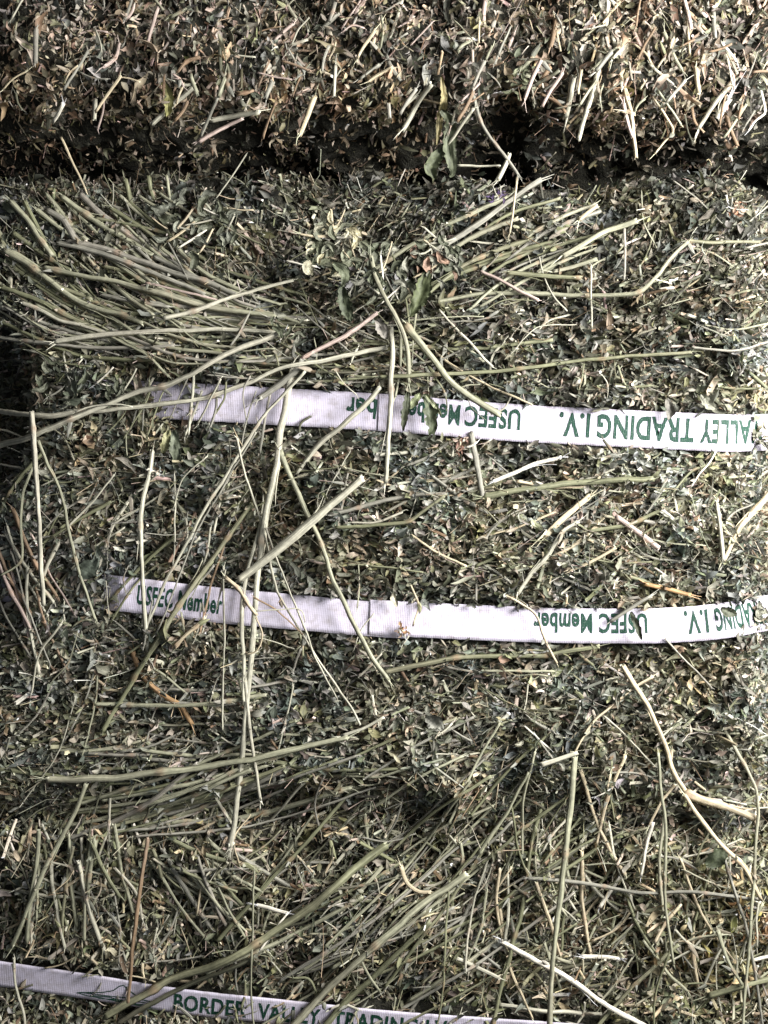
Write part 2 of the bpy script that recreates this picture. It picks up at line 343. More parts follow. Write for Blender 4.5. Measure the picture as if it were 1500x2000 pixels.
#           leaf: dark mid grey silver olive brown tan pale yellowgreen   chop: olive green pale straw white brown pink grey dark
root_top = build_bale(B_top, 'tan green hay bale overhanging at the top, above the dark horizontal gap', 60000, 26000,
    (2, 4, 6, 6, 2, 4, 6, 4, .6), (2, 2.4, 2.6, 3, 1.4, 2.5, 3, 4, 1), ang_top, 17, 24, 1, (1.13, 1.03, 1.0))
root_mid = build_bale(B_mid, 'leafy green hay bale in the middle, bound by the two wide white straps', 115000, 28000,
    (4, 5, 6, 7, 2.5, 1.8, 3, 3, .6), (3, 3, 3, 1.4, .9, 1.2, 1, 3.5, 2), ang_mid, 20, 36, 3, (1.01, 1.0, .99))
root_low = build_bale(B_low, 'coarse stalky hay bale at the bottom, crossed by the narrow strap with the mountain outline', 60000, 32000,
    (4, 5, 5, 4, 3, 1.8, 2.8, 1.8, 1.4), (3, 3.5, 3.5, 2.6, 1.2, 1.5, 1, 2, 1.2), ang_low, 18, 38, 6, (1.02, 1.0, .95))

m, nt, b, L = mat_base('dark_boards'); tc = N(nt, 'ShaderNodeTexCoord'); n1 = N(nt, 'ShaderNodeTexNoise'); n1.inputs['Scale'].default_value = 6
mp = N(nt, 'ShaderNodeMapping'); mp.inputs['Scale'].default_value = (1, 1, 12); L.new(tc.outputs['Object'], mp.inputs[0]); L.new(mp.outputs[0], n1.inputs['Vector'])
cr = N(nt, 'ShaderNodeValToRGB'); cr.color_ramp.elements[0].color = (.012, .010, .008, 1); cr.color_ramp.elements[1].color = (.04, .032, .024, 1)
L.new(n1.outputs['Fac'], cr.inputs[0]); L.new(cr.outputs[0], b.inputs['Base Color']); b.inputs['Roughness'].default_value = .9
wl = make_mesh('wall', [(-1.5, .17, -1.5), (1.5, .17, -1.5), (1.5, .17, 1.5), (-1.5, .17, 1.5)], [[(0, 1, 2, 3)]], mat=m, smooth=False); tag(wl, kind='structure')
# ------------------------------------------------------------------ long stems
def spline(P, step=7.):
    P = np.array(P, float); P = np.concatenate([[2 * P[0] - P[1]], P, [2 * P[-1] - P[-2]]]); out = []
    for i in range(1, len(P) - 2):
        n = max(2, int(np.linalg.norm(P[i + 1, :2] - P[i, :2]) / step)); t = np.linspace(0, 1, n, endpoint=False)[:, None]
        a, b2, c, d = P[i - 1], P[i], P[i + 1], P[i + 2]
        out.append(.5 * (2 * b2 + (c - a) * t + (2 * a - 5 * b2 + 4 * c - d) * t ** 2 + (-a + 3 * b2 - 3 * c + d) * t ** 3))
    out.append(P[-2][None]); return np.concatenate(out)

def tube(path, rad, col, flat=1.0, sides=9, seed=0, node_at=(), ridge=.10, endc=1.5):
    """path (k,3) metres; rad (k,) metres; col (k,3)"""
    k = len(path); T = nrm(np.gradient(path, axis=0)); up = np.array([0, -1., 0]); Bn = nrm(np.cross(T, up)); Nn = nrm(np.cross(Bn, T))
    a = np.linspace(0, 2 * np.pi, sides, endpoint=False); rg = np.random.default_rng(seed)
    tw = rg.uniform(0, 6) + np.linspace(0, rg.uniform(-1, 1), k)
    prof = 1 + ridge * np.where(np.arange(sides) % 2, 1, -1)
    ca = np.cos(a[None] + tw[:, None]); sa = np.sin(a[None] + tw[:, None])
    V = path[:, None] + Bn[:, None] * (rad[:, None] * prof * ca)[..., None] + Nn[:, None] * (rad[:, None] * prof * sa * flat)[..., None]
    jag = rg.uniform(-1, 1, (2, sides)) * .7
    V[0] += T[0] * (jag[0] * rad[0])[:, None]; V[-1] += T[-1] * (jag[1] * rad[-1])[:, None]
    C = np.repeat(col[:, None], sides, 1) * (1 + .10 * np.where(np.arange(sides) % 2, 1, -1))[None, :, None]
    # hollow cut ends: rim and a sunk pith disc
    def ring(i, sc_, push): c = path[i]; return c + (V[i] - c) * sc_ + T[i] * push
    i0 = np.stack([ring(0, .98, 0), ring(0, .6, 0), ring(0, .5, rad[0] * .6)]); i1 = np.stack([ring(-1, .98, 0), ring(-1, .6, 0), ring(-1, .5, -rad[-1] * .6)])
    V = np.concatenate([i0[::-1], V, i1]); ec0 = np.clip(col[0] * endc + .1, 0, .8); ec1 = np.clip(col[-1] * endc + .1, 0, .8)
    C = np.concatenate([np.broadcast_to(ec0, (3, sides, 3)), C, np.broadcast_to(ec1, (3, sides, 3))])
    kk = k + 6; lg = np.concatenate([[0], np.cumsum(np.linalg.norm(np.diff(path, axis=0), axis=1))]); lg = np.concatenate([[0] * 3, lg, [lg[-1]] * 3])
    UV = np.stack([np.broadcast_to(np.arange(sides) / sides * 2, (kk, sides)), np.broadcast_to(lg[:, None] / .006, (kk, sides))], -1) + rg.uniform(0, 30)
    idx = np.arange(kk * sides).reshape(kk, sides); nx = np.roll(idx, -1, 1)
    F = np.stack([idx[:-1], nx[:-1], nx[1:], idx[1:]], -1).reshape(-1, 4)
    return V.reshape(-1, 3), [F, idx[0][None, ::-1], idx[-1][None]], C.reshape(-1, 3), UV.reshape(-1, 2)

def merge(parts):
    V, F, C, U = [], {}, [], []; n = 0
    for v, fs, c, u in parts:
        V.append(v); C.append(c); U.append(u)
        for f in fs: F.setdefault(f.shape[1], []).append(f + n)
        n += len(v)
    return np.concatenate(V), [np.concatenate(x) for x in F.values()], np.concatenate(C), np.concatenate(U)

_sid = [0]
def stem_geo(pts, w, color, lift=8, nodes=None, fray=(0, 0), taper=.88, hang=None, flat=1.0, wob=1.0):
    """pts: photo-pixel polyline seen from the camera; the stem rests `lift` px over the hay under it"""
    w = w * .86; _sid[0] += 1; sd = _sid[0]; rg = np.random.default_rng(sd)
    q = spline([(x, y, 0) for x, y in pts]); k = len(q); s = np.concatenate([[0], np.cumsum(np.linalg.norm(np.diff(q[:, :2], axis=0), axis=1))]); tot = s[-1]
    z = zsurf(q[:, 0], q[:, 1])
    if hang is None:
        ww = max(3, int(60 / 7)); zp = np.pad(z, ww, mode='edge'); zm = np.array([np.percentile(zp[i:i + 2 * ww + 1], 80) for i in range(k)])
        zm = np.maximum(zm, np.max(z) - 60 - tot * .1); zm = np.convolve(np.pad(zm, ww, mode='edge'), np.ones(2 * ww + 1) / (2 * ww + 1), 'valid')
        d = zm + lift
    else:
        d = np.interp(s / tot, np.linspace(0, 1, len(hang)), hang); d = np.maximum(d, 0 * d + z - 4)
        d = np.convolve(np.pad(d, 4, mode='edge'), np.ones(9) / 9, 'valid')
    d = d + wob * 2.0 * vnoise(s / 90 + sd, 0 * s, sd)
    f = 1 - d * S / D
    u = 750 + (q[:, 0] - 750) * f; v = 1000 + (q[:, 1] - 1000) * f
    jx = wob * (1.4 * vnoise(s / 45 + sd, 0 * s, sd + 1) + .5 * vnoise(s / 13, 0 * s + sd, sd + 2))
    tx = np.gradient(q[:, 0]); ty = np.gradient(q[:, 1]); tl = np.hypot(tx, ty); u = u - ty / tl * jx; v = v + tx / tl * jx
    path = W(u, v, d)
    rad = w * .5 * S * np.interp(s / tot, [0, 1], [1, taper]) * (1 + .08 * vnoise(s / 30, 0 * s + sd, sd + 3) + .10 * vnoise(s / 90, 0 * s + sd, sd + 5)); flat = flat * rg.uniform(.6, 1.0)
    base = np.array(STEM[color]) * rg.uniform(.9, 1.1); col = np.repeat(base[None], k, 0) * (1 + .14 * vnoise(s / 60 + sd, 0 * s, sd + 4))[:, None]
    al = np.array(STEM['pink']) * .9
    mixp = np.clip(vnoise(s / 160 + sd * 3, 0 * s + 9, 7) - .25, 0, 1)[:, None] * .22; col = col * (1 - mixp) + al * mixp
    nn = nodes if nodes is not None else [x for x in np.arange(rg.uniform(60, 160), tot - 20, rg.uniform(150, 230))]
    for x in nn:
        g = np.exp(-((s - x) / (w * .55 + 2)) ** 2); rad = rad * (1 + .40 * g); col = col * (1 - .5 * g[:, None]) + np.array([.34, .21, .13]) * .5 * g[:, None]
    parts = [tube(path, rad, col, flat, 10 if w > 6 else 6, sd, ridge=.16)]
    T = nrm(np.gradient(path, axis=0))
    for x in nn:                                                    # torn stipule bits at the joints
        i = int(np.argmin(np.abs(s - x)))
        for _ in range(rg.integers(1, 4)):
            dr = nrm(T[i] * rg.choice([-1, 1]) + rg.normal(0, .45, 3)); dr[1] = -abs(dr[1]) * .6; ln = rg.uniform(8, 20) * S
            pp = path[i] + np.linspace(0, 1, 5)[:, None] * dr * ln + nrm(rg.normal(0, 1, (1, 3))) * (np.linspace(0, 1, 5)[:, None] ** 2) * ln * .25
            parts.append(tube(pp, np.linspace(w * .16 + .5, .3, 5) * S, np.repeat(np.array([STEM[rg.choice(['pale', 'pink', 'brown', color])]]), 5, 0), .5, 5, sd))
        if rg.random() < .6 and w > 3:
            dr = nrm(T[i] * rg.choice([-1, 1]) + rg.normal(0, .6, 3)); dr[1] = -abs(dr[1]) * .5; ln = rg.uniform(12, 34) * S; h_ = np.linspace(0, 1, 7)[:, None]
            pp = path[i] + h_ * dr * ln + nrm(rg.normal(0, 1, (1, 3))) * h_ ** 2 * ln * .4; cc = np.array(LEAF[rg.choice([2, 3, 3, 6, 7, 8])]) * 1.1
            parts.append(tube(pp, np.array([.3, .8, 1, .9, .8, .5, .1]) * rg.uniform(2.5, 5.5) * S, np.repeat(cc[None], 7, 0), .14, 6, sd, endc=1.0))
    if w > 7 and tot > 120 and rg.random() < .55:                   # a strip of skin peeling off
        i0 = int(k * rg.uniform(.1, .6)); i1 = min(k - 1, i0 + int(rg.uniform(5, 14))); seg = path[i0:i1 + 1]; m_ = len(seg); h_ = np.linspace(0, 1, m_)[:, None]
        if m_ > 3:
            side = nrm(np.cross(T[i0], [0, 1., 0])) * rg.choice([-1, 1]); pp = seg + side * (rad[i0] * .9 + h_ ** 2 * w * S * rg.uniform(.2, 1.2)) - np.array([0, 1., 0]) * h_ ** 2 * w * S * .5
            parts.append(tube(pp, np.linspace(w * .16, .4, m_) * S, np.repeat(np.clip(base[None] * 1.35, 0, .8), m_, 0), .35, 5, sd))
    fray = (fray[0] or int(rg.integers(0, 3)), fray[1] or int(rg.integers(0, 3)))
    for e, nfr in ((0, fray[0]), (-1, fray[1])):
        for _ in range(nfr):
            dr = T[e] * (1 if e else -1) + rg.normal(0, .22, 3); ln = rg.uniform(.8, 2.6) * w * S
            pp = path[e] + rg.normal(0, .25, 3) * w * S * .6 + np.linspace(-.3, 1, 6)[:, None] * dr * ln + rg.normal(0, .18, 3) * (np.linspace(0, 1, 6)[:, None] ** 2) * ln
            parts.append(tube(pp, np.linspace(w * .14 + .3, .35, 6) * S, np.repeat(np.clip(base[None] * 1.5 + .06, 0, .8), 6, 0), .6, 5, sd))
    return merge(parts), path

def loose(label, pts, w, color, group=None, name='hay_stalk', cat='hay stalk', **kw):
    (V, F, C, U), path = stem_geo(pts, w, color, **kw); o0 = path[len(path) // 2]
    o = make_mesh(name, V - o0, F, C, U, M_stem); o.location = o0
    tag(o, label, cat, group or 'loose hay stems lying across the bales'); return o, path
count = {}
def part(root, pts, w, color, **kw):
    c = count.get(root.name, 0); count[root.name] = c + 1
    (V, F, C, U), path = stem_geo(pts, w, color, **kw)
    if c < 98:
        o = make_mesh('stem', V, F, C, U, M_stem); adopt(o, root)
    else: extra.setdefault(root.name, []).append((V, F, C, U))
extra = {}
# ------------------------------------------------------------------ loose stems lying over and hanging off the bales (top-level things)
H = 'loose hay stems hanging in front of the straps'
loose('thick straight pale green stem with a cut end, slanting up right from the middle strap', [(466, 1133), (540, 1075), (625, 1005), (709, 933)], 17, 'pale', H, hang=(40, 58, 62), nodes=[], taper=1.05, wob=.5)
loose('longest pale stem hanging straight down across both wide straps, frayed at its lower tip', [(574, 712), (560, 780), (546, 850), (540, 910), (520, 1000), (507, 1090), (497, 1190), (489, 1300), (478, 1410), (464, 1550), (449, 1655)], 14, 'pale', H, lift=24, fray=(0, 9), nodes=[350], taper=.8)
loose('thinner pale stem running down just left of the longest hanging one, over the lower strap', [(512, 1010), (494, 1080), (480, 1125), (473, 1180), (471, 1240), (476, 1300), (474, 1370)], 9, 'pale', H, lift=22, nodes=[])
loose('short forked pale stem beside the lower part of the longest hanging one', [(480, 1330), (484, 1400), (494, 1470), (503, 1530), (508, 1562)], 8, 'pale', H, lift=22, fray=(0, 6), nodes=[])
loose('thin pale stem kinked on the lower wide strap, its tip reaching lowest beside its twin', [(462, 855), (480, 930), (508, 1010), (520, 1060), (535, 1130), (545, 1165), (585, 1230), (622, 1290), (668, 1355), (705, 1415)], 6, 'pale', H, lift=30, nodes=[330])
loose('shorter twin of the kinked thin stem, cleanly cut below the lower wide strap', [(520, 1030), (540, 1090), (565, 1150), (590, 1215), (615, 1280), (640, 1330), (658, 1367)], 5, 'pale', H, lift=36, nodes=[])
loose('pale stem with a pink joint halfway, slanting down right across the lower wide strap', [(548, 880), (570, 940), (600, 1005), (625, 1060), (652, 1135), (690, 1215), (722, 1275), (757, 1328)], 10, 'green', H, lift=26, nodes=[200], fray=(0, 4))
loose('pale pinkish stem with swollen joint rising to the leaf tangle above the upper strap', [(737, 612), (700, 640), (650, 668), (612, 688), (588, 702)], 9, 'pink', H, lift=30, nodes=[160])
loose('torn withered stem end twisting down from the pink jointed one', [(590, 700), (578, 725), (555, 745), (520, 770), (505, 778)], 13, 'grey', H, lift=30, nodes=[], fray=(0, 6), flat=.4)
loose('fine pale stem sweeping down left from the torn stem end across the lower strap', [(596, 725), (560, 765), (520, 805), (490, 850), (450, 915), (405, 985), (370, 1050), (345, 1095), (325, 1130), (305, 1180), (288, 1215)], 7, 'pale', H, lift=24)
loose('fine grey stem just right of the fine pale one sweeping onto the lower strap', [(500, 845), (462, 905), (430, 960), (400, 1010), (370, 1070), (345, 1140), (322, 1200), (303, 1240)], 5, 'grey', H, lift=20, nodes=[])
loose('long olive stem slanting down left across the lower strap, right of its upright word', [(492, 985), (468, 1015), (430, 1070), (390, 1125), (345, 1190), (300, 1265), (262, 1325), (225, 1385), (200, 1430)], 11, 'olive', H, lift=16)
loose('pale hanging stem bent near its top, crossing the lower strap at its upright word', [(297, 880), (291, 925), (282, 965), (276, 1010), (275, 1070), (278, 1140), (284, 1210), (290, 1275)], 10, 'pale', H, hang=(20, 45, 52, 40, 22), nodes=[150])
loose('straight pale stem hanging clear of the dark left edge of the middle bale', [(61, 803), (66, 860), (71, 930), (75, 1010), (80, 1100), (84, 1182)], 10, 'pale', H, hang=(22, 30, 34, 30, 24), nodes=[35])
loose('thin kinked stem hanging just left of the straight pale one in the dark gap', [(66, 912), (48, 955), (40, 1000), (42, 1050), (44, 1085), (34, 1105), (0, 1125)], 6, 'green', H, hang=(10, 20, 16, 10), nodes=[190])
loose('greenish stem hanging down right beside the straight pale one at the left edge', [(76, 860), (92, 905), (108, 935), (125, 985), (138, 1050), (155, 1120), (172, 1170), (188, 1212)], 7, 'green', H, hang=(20, 18, 22, 22))
A = 'long hay stems lying across the middle bale'
loose('long pale green stem rising steadily right from the left edge, over the other long one', [(-40, 884), (0, 871), (60, 852), (140, 819), (210, 790), (270, 765), (330, 752), (400, 715), (465, 680), (545, 652)], 12, 'pale', A, lift=34, nodes=[190, 380])
loose('long pale green stem dipping, then running right under the pink joint', [(-40, 798), (10, 806), (60, 811), (110, 812), (150, 805), (210, 802), (300, 792), (360, 783), (410, 775), (480, 750), (560, 716), (640, 703), (700, 690), (755, 677)], 11, 'pale', A, lift=26, nodes=[200, 460])
loose('thin curled shred lying along the crossing of the two long pale stems', [(148, 806), (175, 795), (210, 790), (240, 791), (258, 794)], 4, 'pale', A, lift=42, nodes=[], flat=.4)
loose('smooth pale stem lying nearly level in the upper left, its cut end leftmost', [(106, 666), (180, 655), (260, 650), (340, 646), (420, 644), (500, 646), (545, 650)], 11, 'pale', A, lift=24, nodes=[], fray=(4, 0))
loose('short pale stem bowed up right with a small bud underneath, above the level one', [(319, 622), (370, 611), (420, 592), (480, 572), (530, 557), (572, 549)], 9, 'pale', A, lift=30, nodes=[60])
loose('long thick green stem whose cut end is leftmost in the fan of stems', [(8, 490), (50, 514), (92, 545), (150, 585), (200, 605), (240, 615), (280, 632)], 13, 'green', A, lift=18)
loose('long green stem next below the far left one, bent once near its thick cut end', [(87, 521), (140, 534), (200, 545), (260, 558), (330, 577), (400, 597), (470, 610), (540, 618)], 12, 'green', A, lift=24, nodes=[25])
loose('slim pinkish brown stem with a swollen tip in the fan of thick stems', [(284, 551), (320, 560), (370, 573), (425, 587)], 5, 'pink', A, lift=30, nodes=[8])
loose('pale stem with a ragged leafy joint just above the level smooth one at left', [(40, 590), (70, 603), (110, 622), (150, 634), (200, 648), (250, 658)], 9, 'pale', A, lift=18, nodes=[30], fray=(5, 0))
loose('bright thin stem hanging straight down over the upper strap in the middle', [(764, 640), (766, 700), (763, 740), (762, 800), (758, 870), (754, 942)], 10, 'pale', H, hang=(26, 42, 50, 52, 46, 34), nodes=[120], fray=(0, 3))
loose('curved green stem dropping from the leaf tangle, its cut end above the upper strap', [(722, 500), (738, 550), (756, 590), (775, 625), (790, 660), (797, 700), (797, 747)], 10, 'green', H, hang=(30, 42, 44, 40), nodes=[])
loose('thin green stem tucked behind the curved one above the upper strap', [(782, 650), (782, 700), (778, 740), (772, 775)], 7, 'green', H, lift=18, nodes=[])
loose('thick pale green stem slanting down right onto the printing of the upper strap', [(792, 633), (822, 670), (855, 715), (893, 756), (930, 782), (977, 809)], 14, 'green', H, hang=(30, 44, 50, 44, 34), nodes=[8], taper=.95)
loose('fine tan stem lying from above onto the upper edge of the upper strap', [(852, 688), (880, 712), (930, 740), (980, 765), (1040, 792)], 5, 'straw', H, lift=16, nodes=[])
loose('pale stem with a flared cut top, crossing the upper strap at its overlap', [(741, 757), (722, 780), (695, 806), (660, 838), (632, 858), (605, 892), (580, 925)], 12, 'pale', H, hang=(46, 40, 32, 20, 10), nodes=[], taper=.7)
B_ = 'hay stems lying in the leaves between the straps'
loose('flat olive stem lying level between the straps on the right', [(944, 972), (1010, 958), (1090, 946), (1170, 940), (1276, 935)], 13, 'olive', B_, lift=12, nodes=[], flat=.5)
loose('olive stem dropping from under the upper strap to meet the flat level one', [(918, 845), (926, 880), (934, 925), (944, 975)], 12, 'grey', B_, lift=10, nodes=[], flat=.6)
loose('bright white split stalk just below the upper strap, left of centre right', [(962, 941), (1000, 925), (1040, 908), (1095, 893)], 9, 'white', B_, lift=16, nodes=[], flat=.4, fray=(0, 3))
loose('pale split stalk with ragged ends slanting above the lower strap', [(1062, 1048), (1090, 1022), (1120, 995), (1152, 967)], 13, 'straw', B_, lift=14, nodes=[], flat=.35, fray=(3, 3))
loose('pale splintered stalk leading down left to the top edge of the lower strap', [(1010, 1160), (1040, 1118), (1070, 1085), (1098, 1040), (1130, 1020)], 9, 'pale', B_, lift=14, fray=(3, 0), flat=.5)
loose('pinkish brown woody stalk piece lying between the straps at right', [(1203, 1010), (1245, 1038), (1288, 1071)], 12, 'pink', B_, lift=14, nodes=[], flat=.7)
loose('reddish brown stalk piece resting on top edge of the lower strap', [(1258, 1142), (1300, 1150), (1349, 1162)], 11, 'orange', B_, lift=16, nodes=[], flat=.7)
loose('upright pale stalk bit near the right edge between the straps', [(1400, 978), (1405, 1030), (1412, 1096)], 9, 'pale', B_, lift=16, nodes=[])
loose('tan stem slanting down left from the right edge between the straps', [(1520, 940), (1480, 990), (1450, 1025), (1430, 1060), (1412, 1096)], 11, 'straw', B_, lift=22, nodes=[70])
loose('fine curved pale shred dangling under the right end of the upper strap', [(1404, 820), (1402, 870), (1385, 905), (1365, 925), (1348, 952)], 4, 'white', H, hang=(18, 30, 30, 20), nodes=[])
loose('olive stem curving up from the left to a branching joint between the straps', [(655, 1030), (740, 1025), (795, 1020), (825, 1000), (868, 968)], 8, 'olive', B_, lift=14)
loose('grey green stem running level from centre to the branching joint between the straps', [(640, 1008), (700, 990), (760, 975), (820, 966), (870, 962)], 9, 'grey', B_, lift=10)
loose('fine forked twig with tiny bud lying on the blank part of the lower strap', [(802, 1143), (812, 1165), (818, 1185), (812, 1205), (806, 1222)], 5, 'straw', H, hang=(22, 22, 24, 20), nodes=[40])
loose('thin tan stem crossing the printing on the lower strap and bending over its bottom edge', [(975, 1158), (1010, 1175), (1045, 1200), (1058, 1232), (1072, 1265), (1088, 1295)], 6, 'straw', H, hang=(18, 26, 26, 24, 14))
loose('thin dark twig lying aslant on the inverted letters of the lower strap', [(1192, 1215), (1230, 1188), (1272, 1165)], 8, 'grey', H, hang=(18, 20, 18), nodes=[], fray=(2, 3))
loose('brown knotted twig lying over the lower strap at the long hanging stems', [(440, 1127), (462, 1148), (478, 1170), (492, 1188), (502, 1200)], 8, 'straw', H, hang=(60, 66, 60, 52), nodes=[30, 60])
loose('thin dark wire-like stem crossing the blank part of the lower strap from the knotted twig', [(496, 1168), (530, 1187), (560, 1210), (592, 1240)], 4, 'brown', H, hang=(46, 38, 30, 22), nodes=[])
loose('fine looped tendril curling left of the lower strap crossing', [(500, 1193), (545, 1190), (582, 1190), (592, 1200), (595, 1215)], 3, 'pale', H, hang=(44, 40, 36, 30), nodes=[])
loose('hair thin tendril hooking below the lower strap at the long hanging stems', [(500, 1205), (512, 1235), (508, 1260), (496, 1275), (478, 1278)], 4, 'straw', H, hang=(46, 40, 38, 34), nodes=[])
loose('thin straight pale stem hanging plumb below the lower strap left of the longest one', [(436, 1105), (437, 1180), (438, 1260), (436, 1340), (434, 1425)], 5, 'pale', H, lift=22, nodes=[])
Cg = 'hay stems lying below the lower wide strap'
loose('orange brown cracked stalk lying in the leaves below the lower wide strap at left', [(259, 1272), (272, 1305), (295, 1338), (330, 1366), (352, 1380), (374, 1416)], 11, 'orange', Cg, lift=10, nodes=[95], flat=.6)
loose('short knobbly brown twig under the inverted end of the lower wide strap at left', [(340, 1266), (362, 1240), (384, 1222), (400, 1205)], 8, 'straw', Cg, lift=16, nodes=[10, 60])
loose('level green stem with clean cut left end, below the lower strap at left', [(184, 1376), (260, 1377), (340, 1378), (420, 1372), (520, 1358)], 9, 'green', Cg, lift=12)
loose('thick pale green stem lying level at lower left, its left end split and ragged', [(90, 1521), (160, 1522), (240, 1518), (310, 1509), (400, 1498), (490, 1483), (580, 1462), (680, 1440)], 14, 'green', Cg, lift=24, fray=(6, 0), nodes=[225])
loose('thinner olive stem running from the left edge to the thick stem\'s ragged end', [(-30, 1500), (30, 1506), (100, 1515), (150, 1521)], 9, 'olive', Cg, lift=12, nodes=[])
loose('olive stem curving along the underside of the lower strap to the right', [(750, 1314), (830, 1296), (900, 1285), (980, 1282), (1060, 1280), (1110, 1272), (1170, 1262)], 11, 'olive', Cg, lift=10, flat=.6)
loose('pale stem bit pointing up right above the gap between the lower bales', [(668, 1438), (705, 1424), (750, 1402)], 7, 'pale', Cg, lift=20, nodes=[])
E = 'long loose hay stems hanging over the bottom bale'
loose('bright straw coloured stem coming down to the large bend at lower right', [(1215, 1300), (1255, 1362), (1278, 1405), (1300, 1460), (1318, 1510), (1342, 1550)], 11, 'straw', E, lift=26, nodes=[])
loose('brightest thick straw stalk leading right from the large bend at lower right', [(1338, 1548), (1370, 1562), (1420, 1578), (1474, 1600)], 17, 'straw', E, hang=(10, 16, 20), nodes=[8], flat=.7)
loose('dull stem leading down right from the large bend to the right edge', [(1335, 1552), (1370, 1600), (1410, 1652), (1450, 1690), (1470, 1722), (1487, 1757)], 9, 'straw', E, hang=(24, 30, 30, 26), nodes=[170])
loose('long upright pale stem in the bottom bale, shiny white in its upper half', [(1122, 1478), (1118, 1540), (1112, 1600), (1106, 1660), (1098, 1720), (1088, 1800), (1080, 1880), (1075, 1960), (1072, 2060)], 12, 'green', E, hang=(24, 34, 30, 30, 26, 20), nodes=[190])
loose('white straw slanting down right across the foot of the upright pale stem', [(978, 1838), (1030, 1866), (1078, 1893), (1130, 1925), (1180, 1960), (1270, 2010)], 11, 'white', E, lift=16, nodes=[110], fray=(3, 0))
loose('short pale cut stalk lying across the top of the long upright pale stem', [(1056, 1493), (1090, 1484), (1128, 1471)], 12, 'pale', E, lift=22, nodes=[], flat=.5)
loose('long olive stem rising right in the bottom bale, its tip pink, above the thick ones', [(425, 1838), (470, 1785), (530, 1716), (575, 1670), (612, 1630), (650, 1585), (686, 1545)], 10, 'olive', E, lift=24, nodes=[215])
loose('thick pale green stem crossing the printing of the bottom strap, continuing up right', [(548, 2030), (600, 1975), (660, 1912), (715, 1862), (765, 1818), (820, 1770), (870, 1735), (912, 1705)], 16, 'green', E, lift=24, nodes=[260])
loose('second thick olive stem running parallel just below the thick one over the bottom strap', [(600, 2050), (660, 1975), (720, 1915), (790, 1850), (840, 1800)], 13, 'olive', E, lift=16, nodes=[])
loose('thick olive stem lying on the mountain outline of the bottom strap, rising far right', [(205, 1985), (235, 1968), (290, 1938), (350, 1906), (420, 1885), (470, 1862), (540, 1815), (620, 1760), (700, 1690), (755, 1650)], 17, 'olive', E, lift=26, nodes=[110, 330])
loose('darker thin stem under the thick one on the mountain mark', [(230, 2000), (300, 1958), (380, 1918), (450, 1890), (500, 1868)], 10, 'dark', E, lift=18, nodes=[])
loose('brown upright stem standing across the mountain mark of the bottom strap', [(288, 1638), (278, 1700), (268, 1775), (258, 1860), (249, 1960)], 8, 'brown', E, hang=(22, 40, 46, 44, 36), nodes=[])
loose('yellow green stem slanting down left at the lower left, above the bottom strap', [(169, 1530), (150, 1580), (120, 1638), (85, 1700), (62, 1755), (48, 1790), (22, 1850)], 10, 'green', E, lift=30, nodes=[160])
loose('yellow green stem standing close right of the slanting one at lower left', [(76, 1622), (72, 1680), (62, 1735), (52, 1842)], 9, 'green', E, lift=22, nodes=[])
loose('pale wavy stem hanging over the left end of the bottom strap', [(28, 1872), (28, 1915), (36, 1950), (48, 1990), (52, 2030)], 6, 'pale', E, hang=(24, 26, 24, 20), nodes=[20])
loose('thin plumb green stem falling through the lower middle to the bottom edge', [(496, 1700), (495, 1780), (492, 1850), (490, 1920), (497, 2020)], 5, 'green', E, lift=32, nodes=[])
loose('small bright white split shred lying level in the lower middle', [(499, 1768), (530, 1775), (562, 1783)], 9, 'white', E, lift=26, nodes=[], flat=.35)
loose('small bright white splinter slanting down left from the split shred in the lower middle', [(562, 1782), (540, 1810), (508, 1857)], 5, 'white', E, lift=32, nodes=[], flat=.5)
loose('long thin brown green stem dropping to the bottom edge left of the white straw', [(1058, 1570), (1040, 1640), (1030, 1700), (1018, 1780), (1000, 1850), (975, 1940), (955, 2040)], 9, 'olive', E, lift=16)
loose('long wiry stem falling near the right edge through the large bend', [(1395, 1395), (1432, 1455), (1462, 1510), (1480, 1557), (1476, 1640), (1472, 1730), (1462, 1850), (1448, 2040)], 7, 'green', E, hang=(14, 26, 30, 30, 24, 20))
loose('thin wiry stem hanging between the white topped stem and the large bend', [(1286, 1470), (1290, 1530), (1298, 1600), (1299, 1680), (1298, 1745), (1306, 1820), (1316, 1882)], 7, 'green', E, hang=(20, 34, 36, 30, 20), nodes=[250])
loose('thin grey green stem running down right in the bottom right corner', [(1405, 1640), (1428, 1720), (1455, 1800), (1472, 1880), (1490, 2020)], 7, 'grey', E, lift=22)
loose('long level grey stem joining the tip of the dull right stem, lower right', [(1030, 1716), (1115, 1722), (1180, 1732), (1255, 1745), (1330, 1742), (1400, 1746), (1485, 1758)], 8, 'grey', E, lift=20)
loose('fine stem running down left from the large bend\'s top to the short cut stalk', [(1275, 1322), (1235, 1345), (1195, 1378), (1155, 1415), (1122, 1468)], 6, 'straw', E, lift=16)
loose('fine stem slanting down right past the top of the bright straw one', [(1180, 1398), (1215, 1430), (1278, 1496)], 4, 'pale', E, lift=16, nodes=[])
loose('fine brown stem crossing at the foot of the bright straw one under the lower strap', [(1300, 1246), (1330, 1280), (1390, 1342)], 5, 'grey', E, lift=14, nodes=[])
loose('tan stalk leaning right of the long upright pale stem', [(1048, 1722), (1066, 1775), (1080, 1820), (1095, 1868)], 8, 'straw', E, lift=14)
loose('white stick standing aslant in the dark hollow of the bottom bale', [(1274, 1606), (1262, 1655), (1250, 1712)], 7, 'white', E, lift=20, nodes=[])
loose('short white straw lying aslant left of the white stick, in the hollow', [(1170, 1772), (1190, 1742), (1212, 1712)], 8, 'white', E, lift=16, nodes=[])
loose('ragged white shred lying level in the bottom bale right of the upright pale stem', [(1137, 1868), (1170, 1870), (1210, 1873)], 9, 'white', E, lift=20, nodes=[], flat=.4, fray=(3, 4))
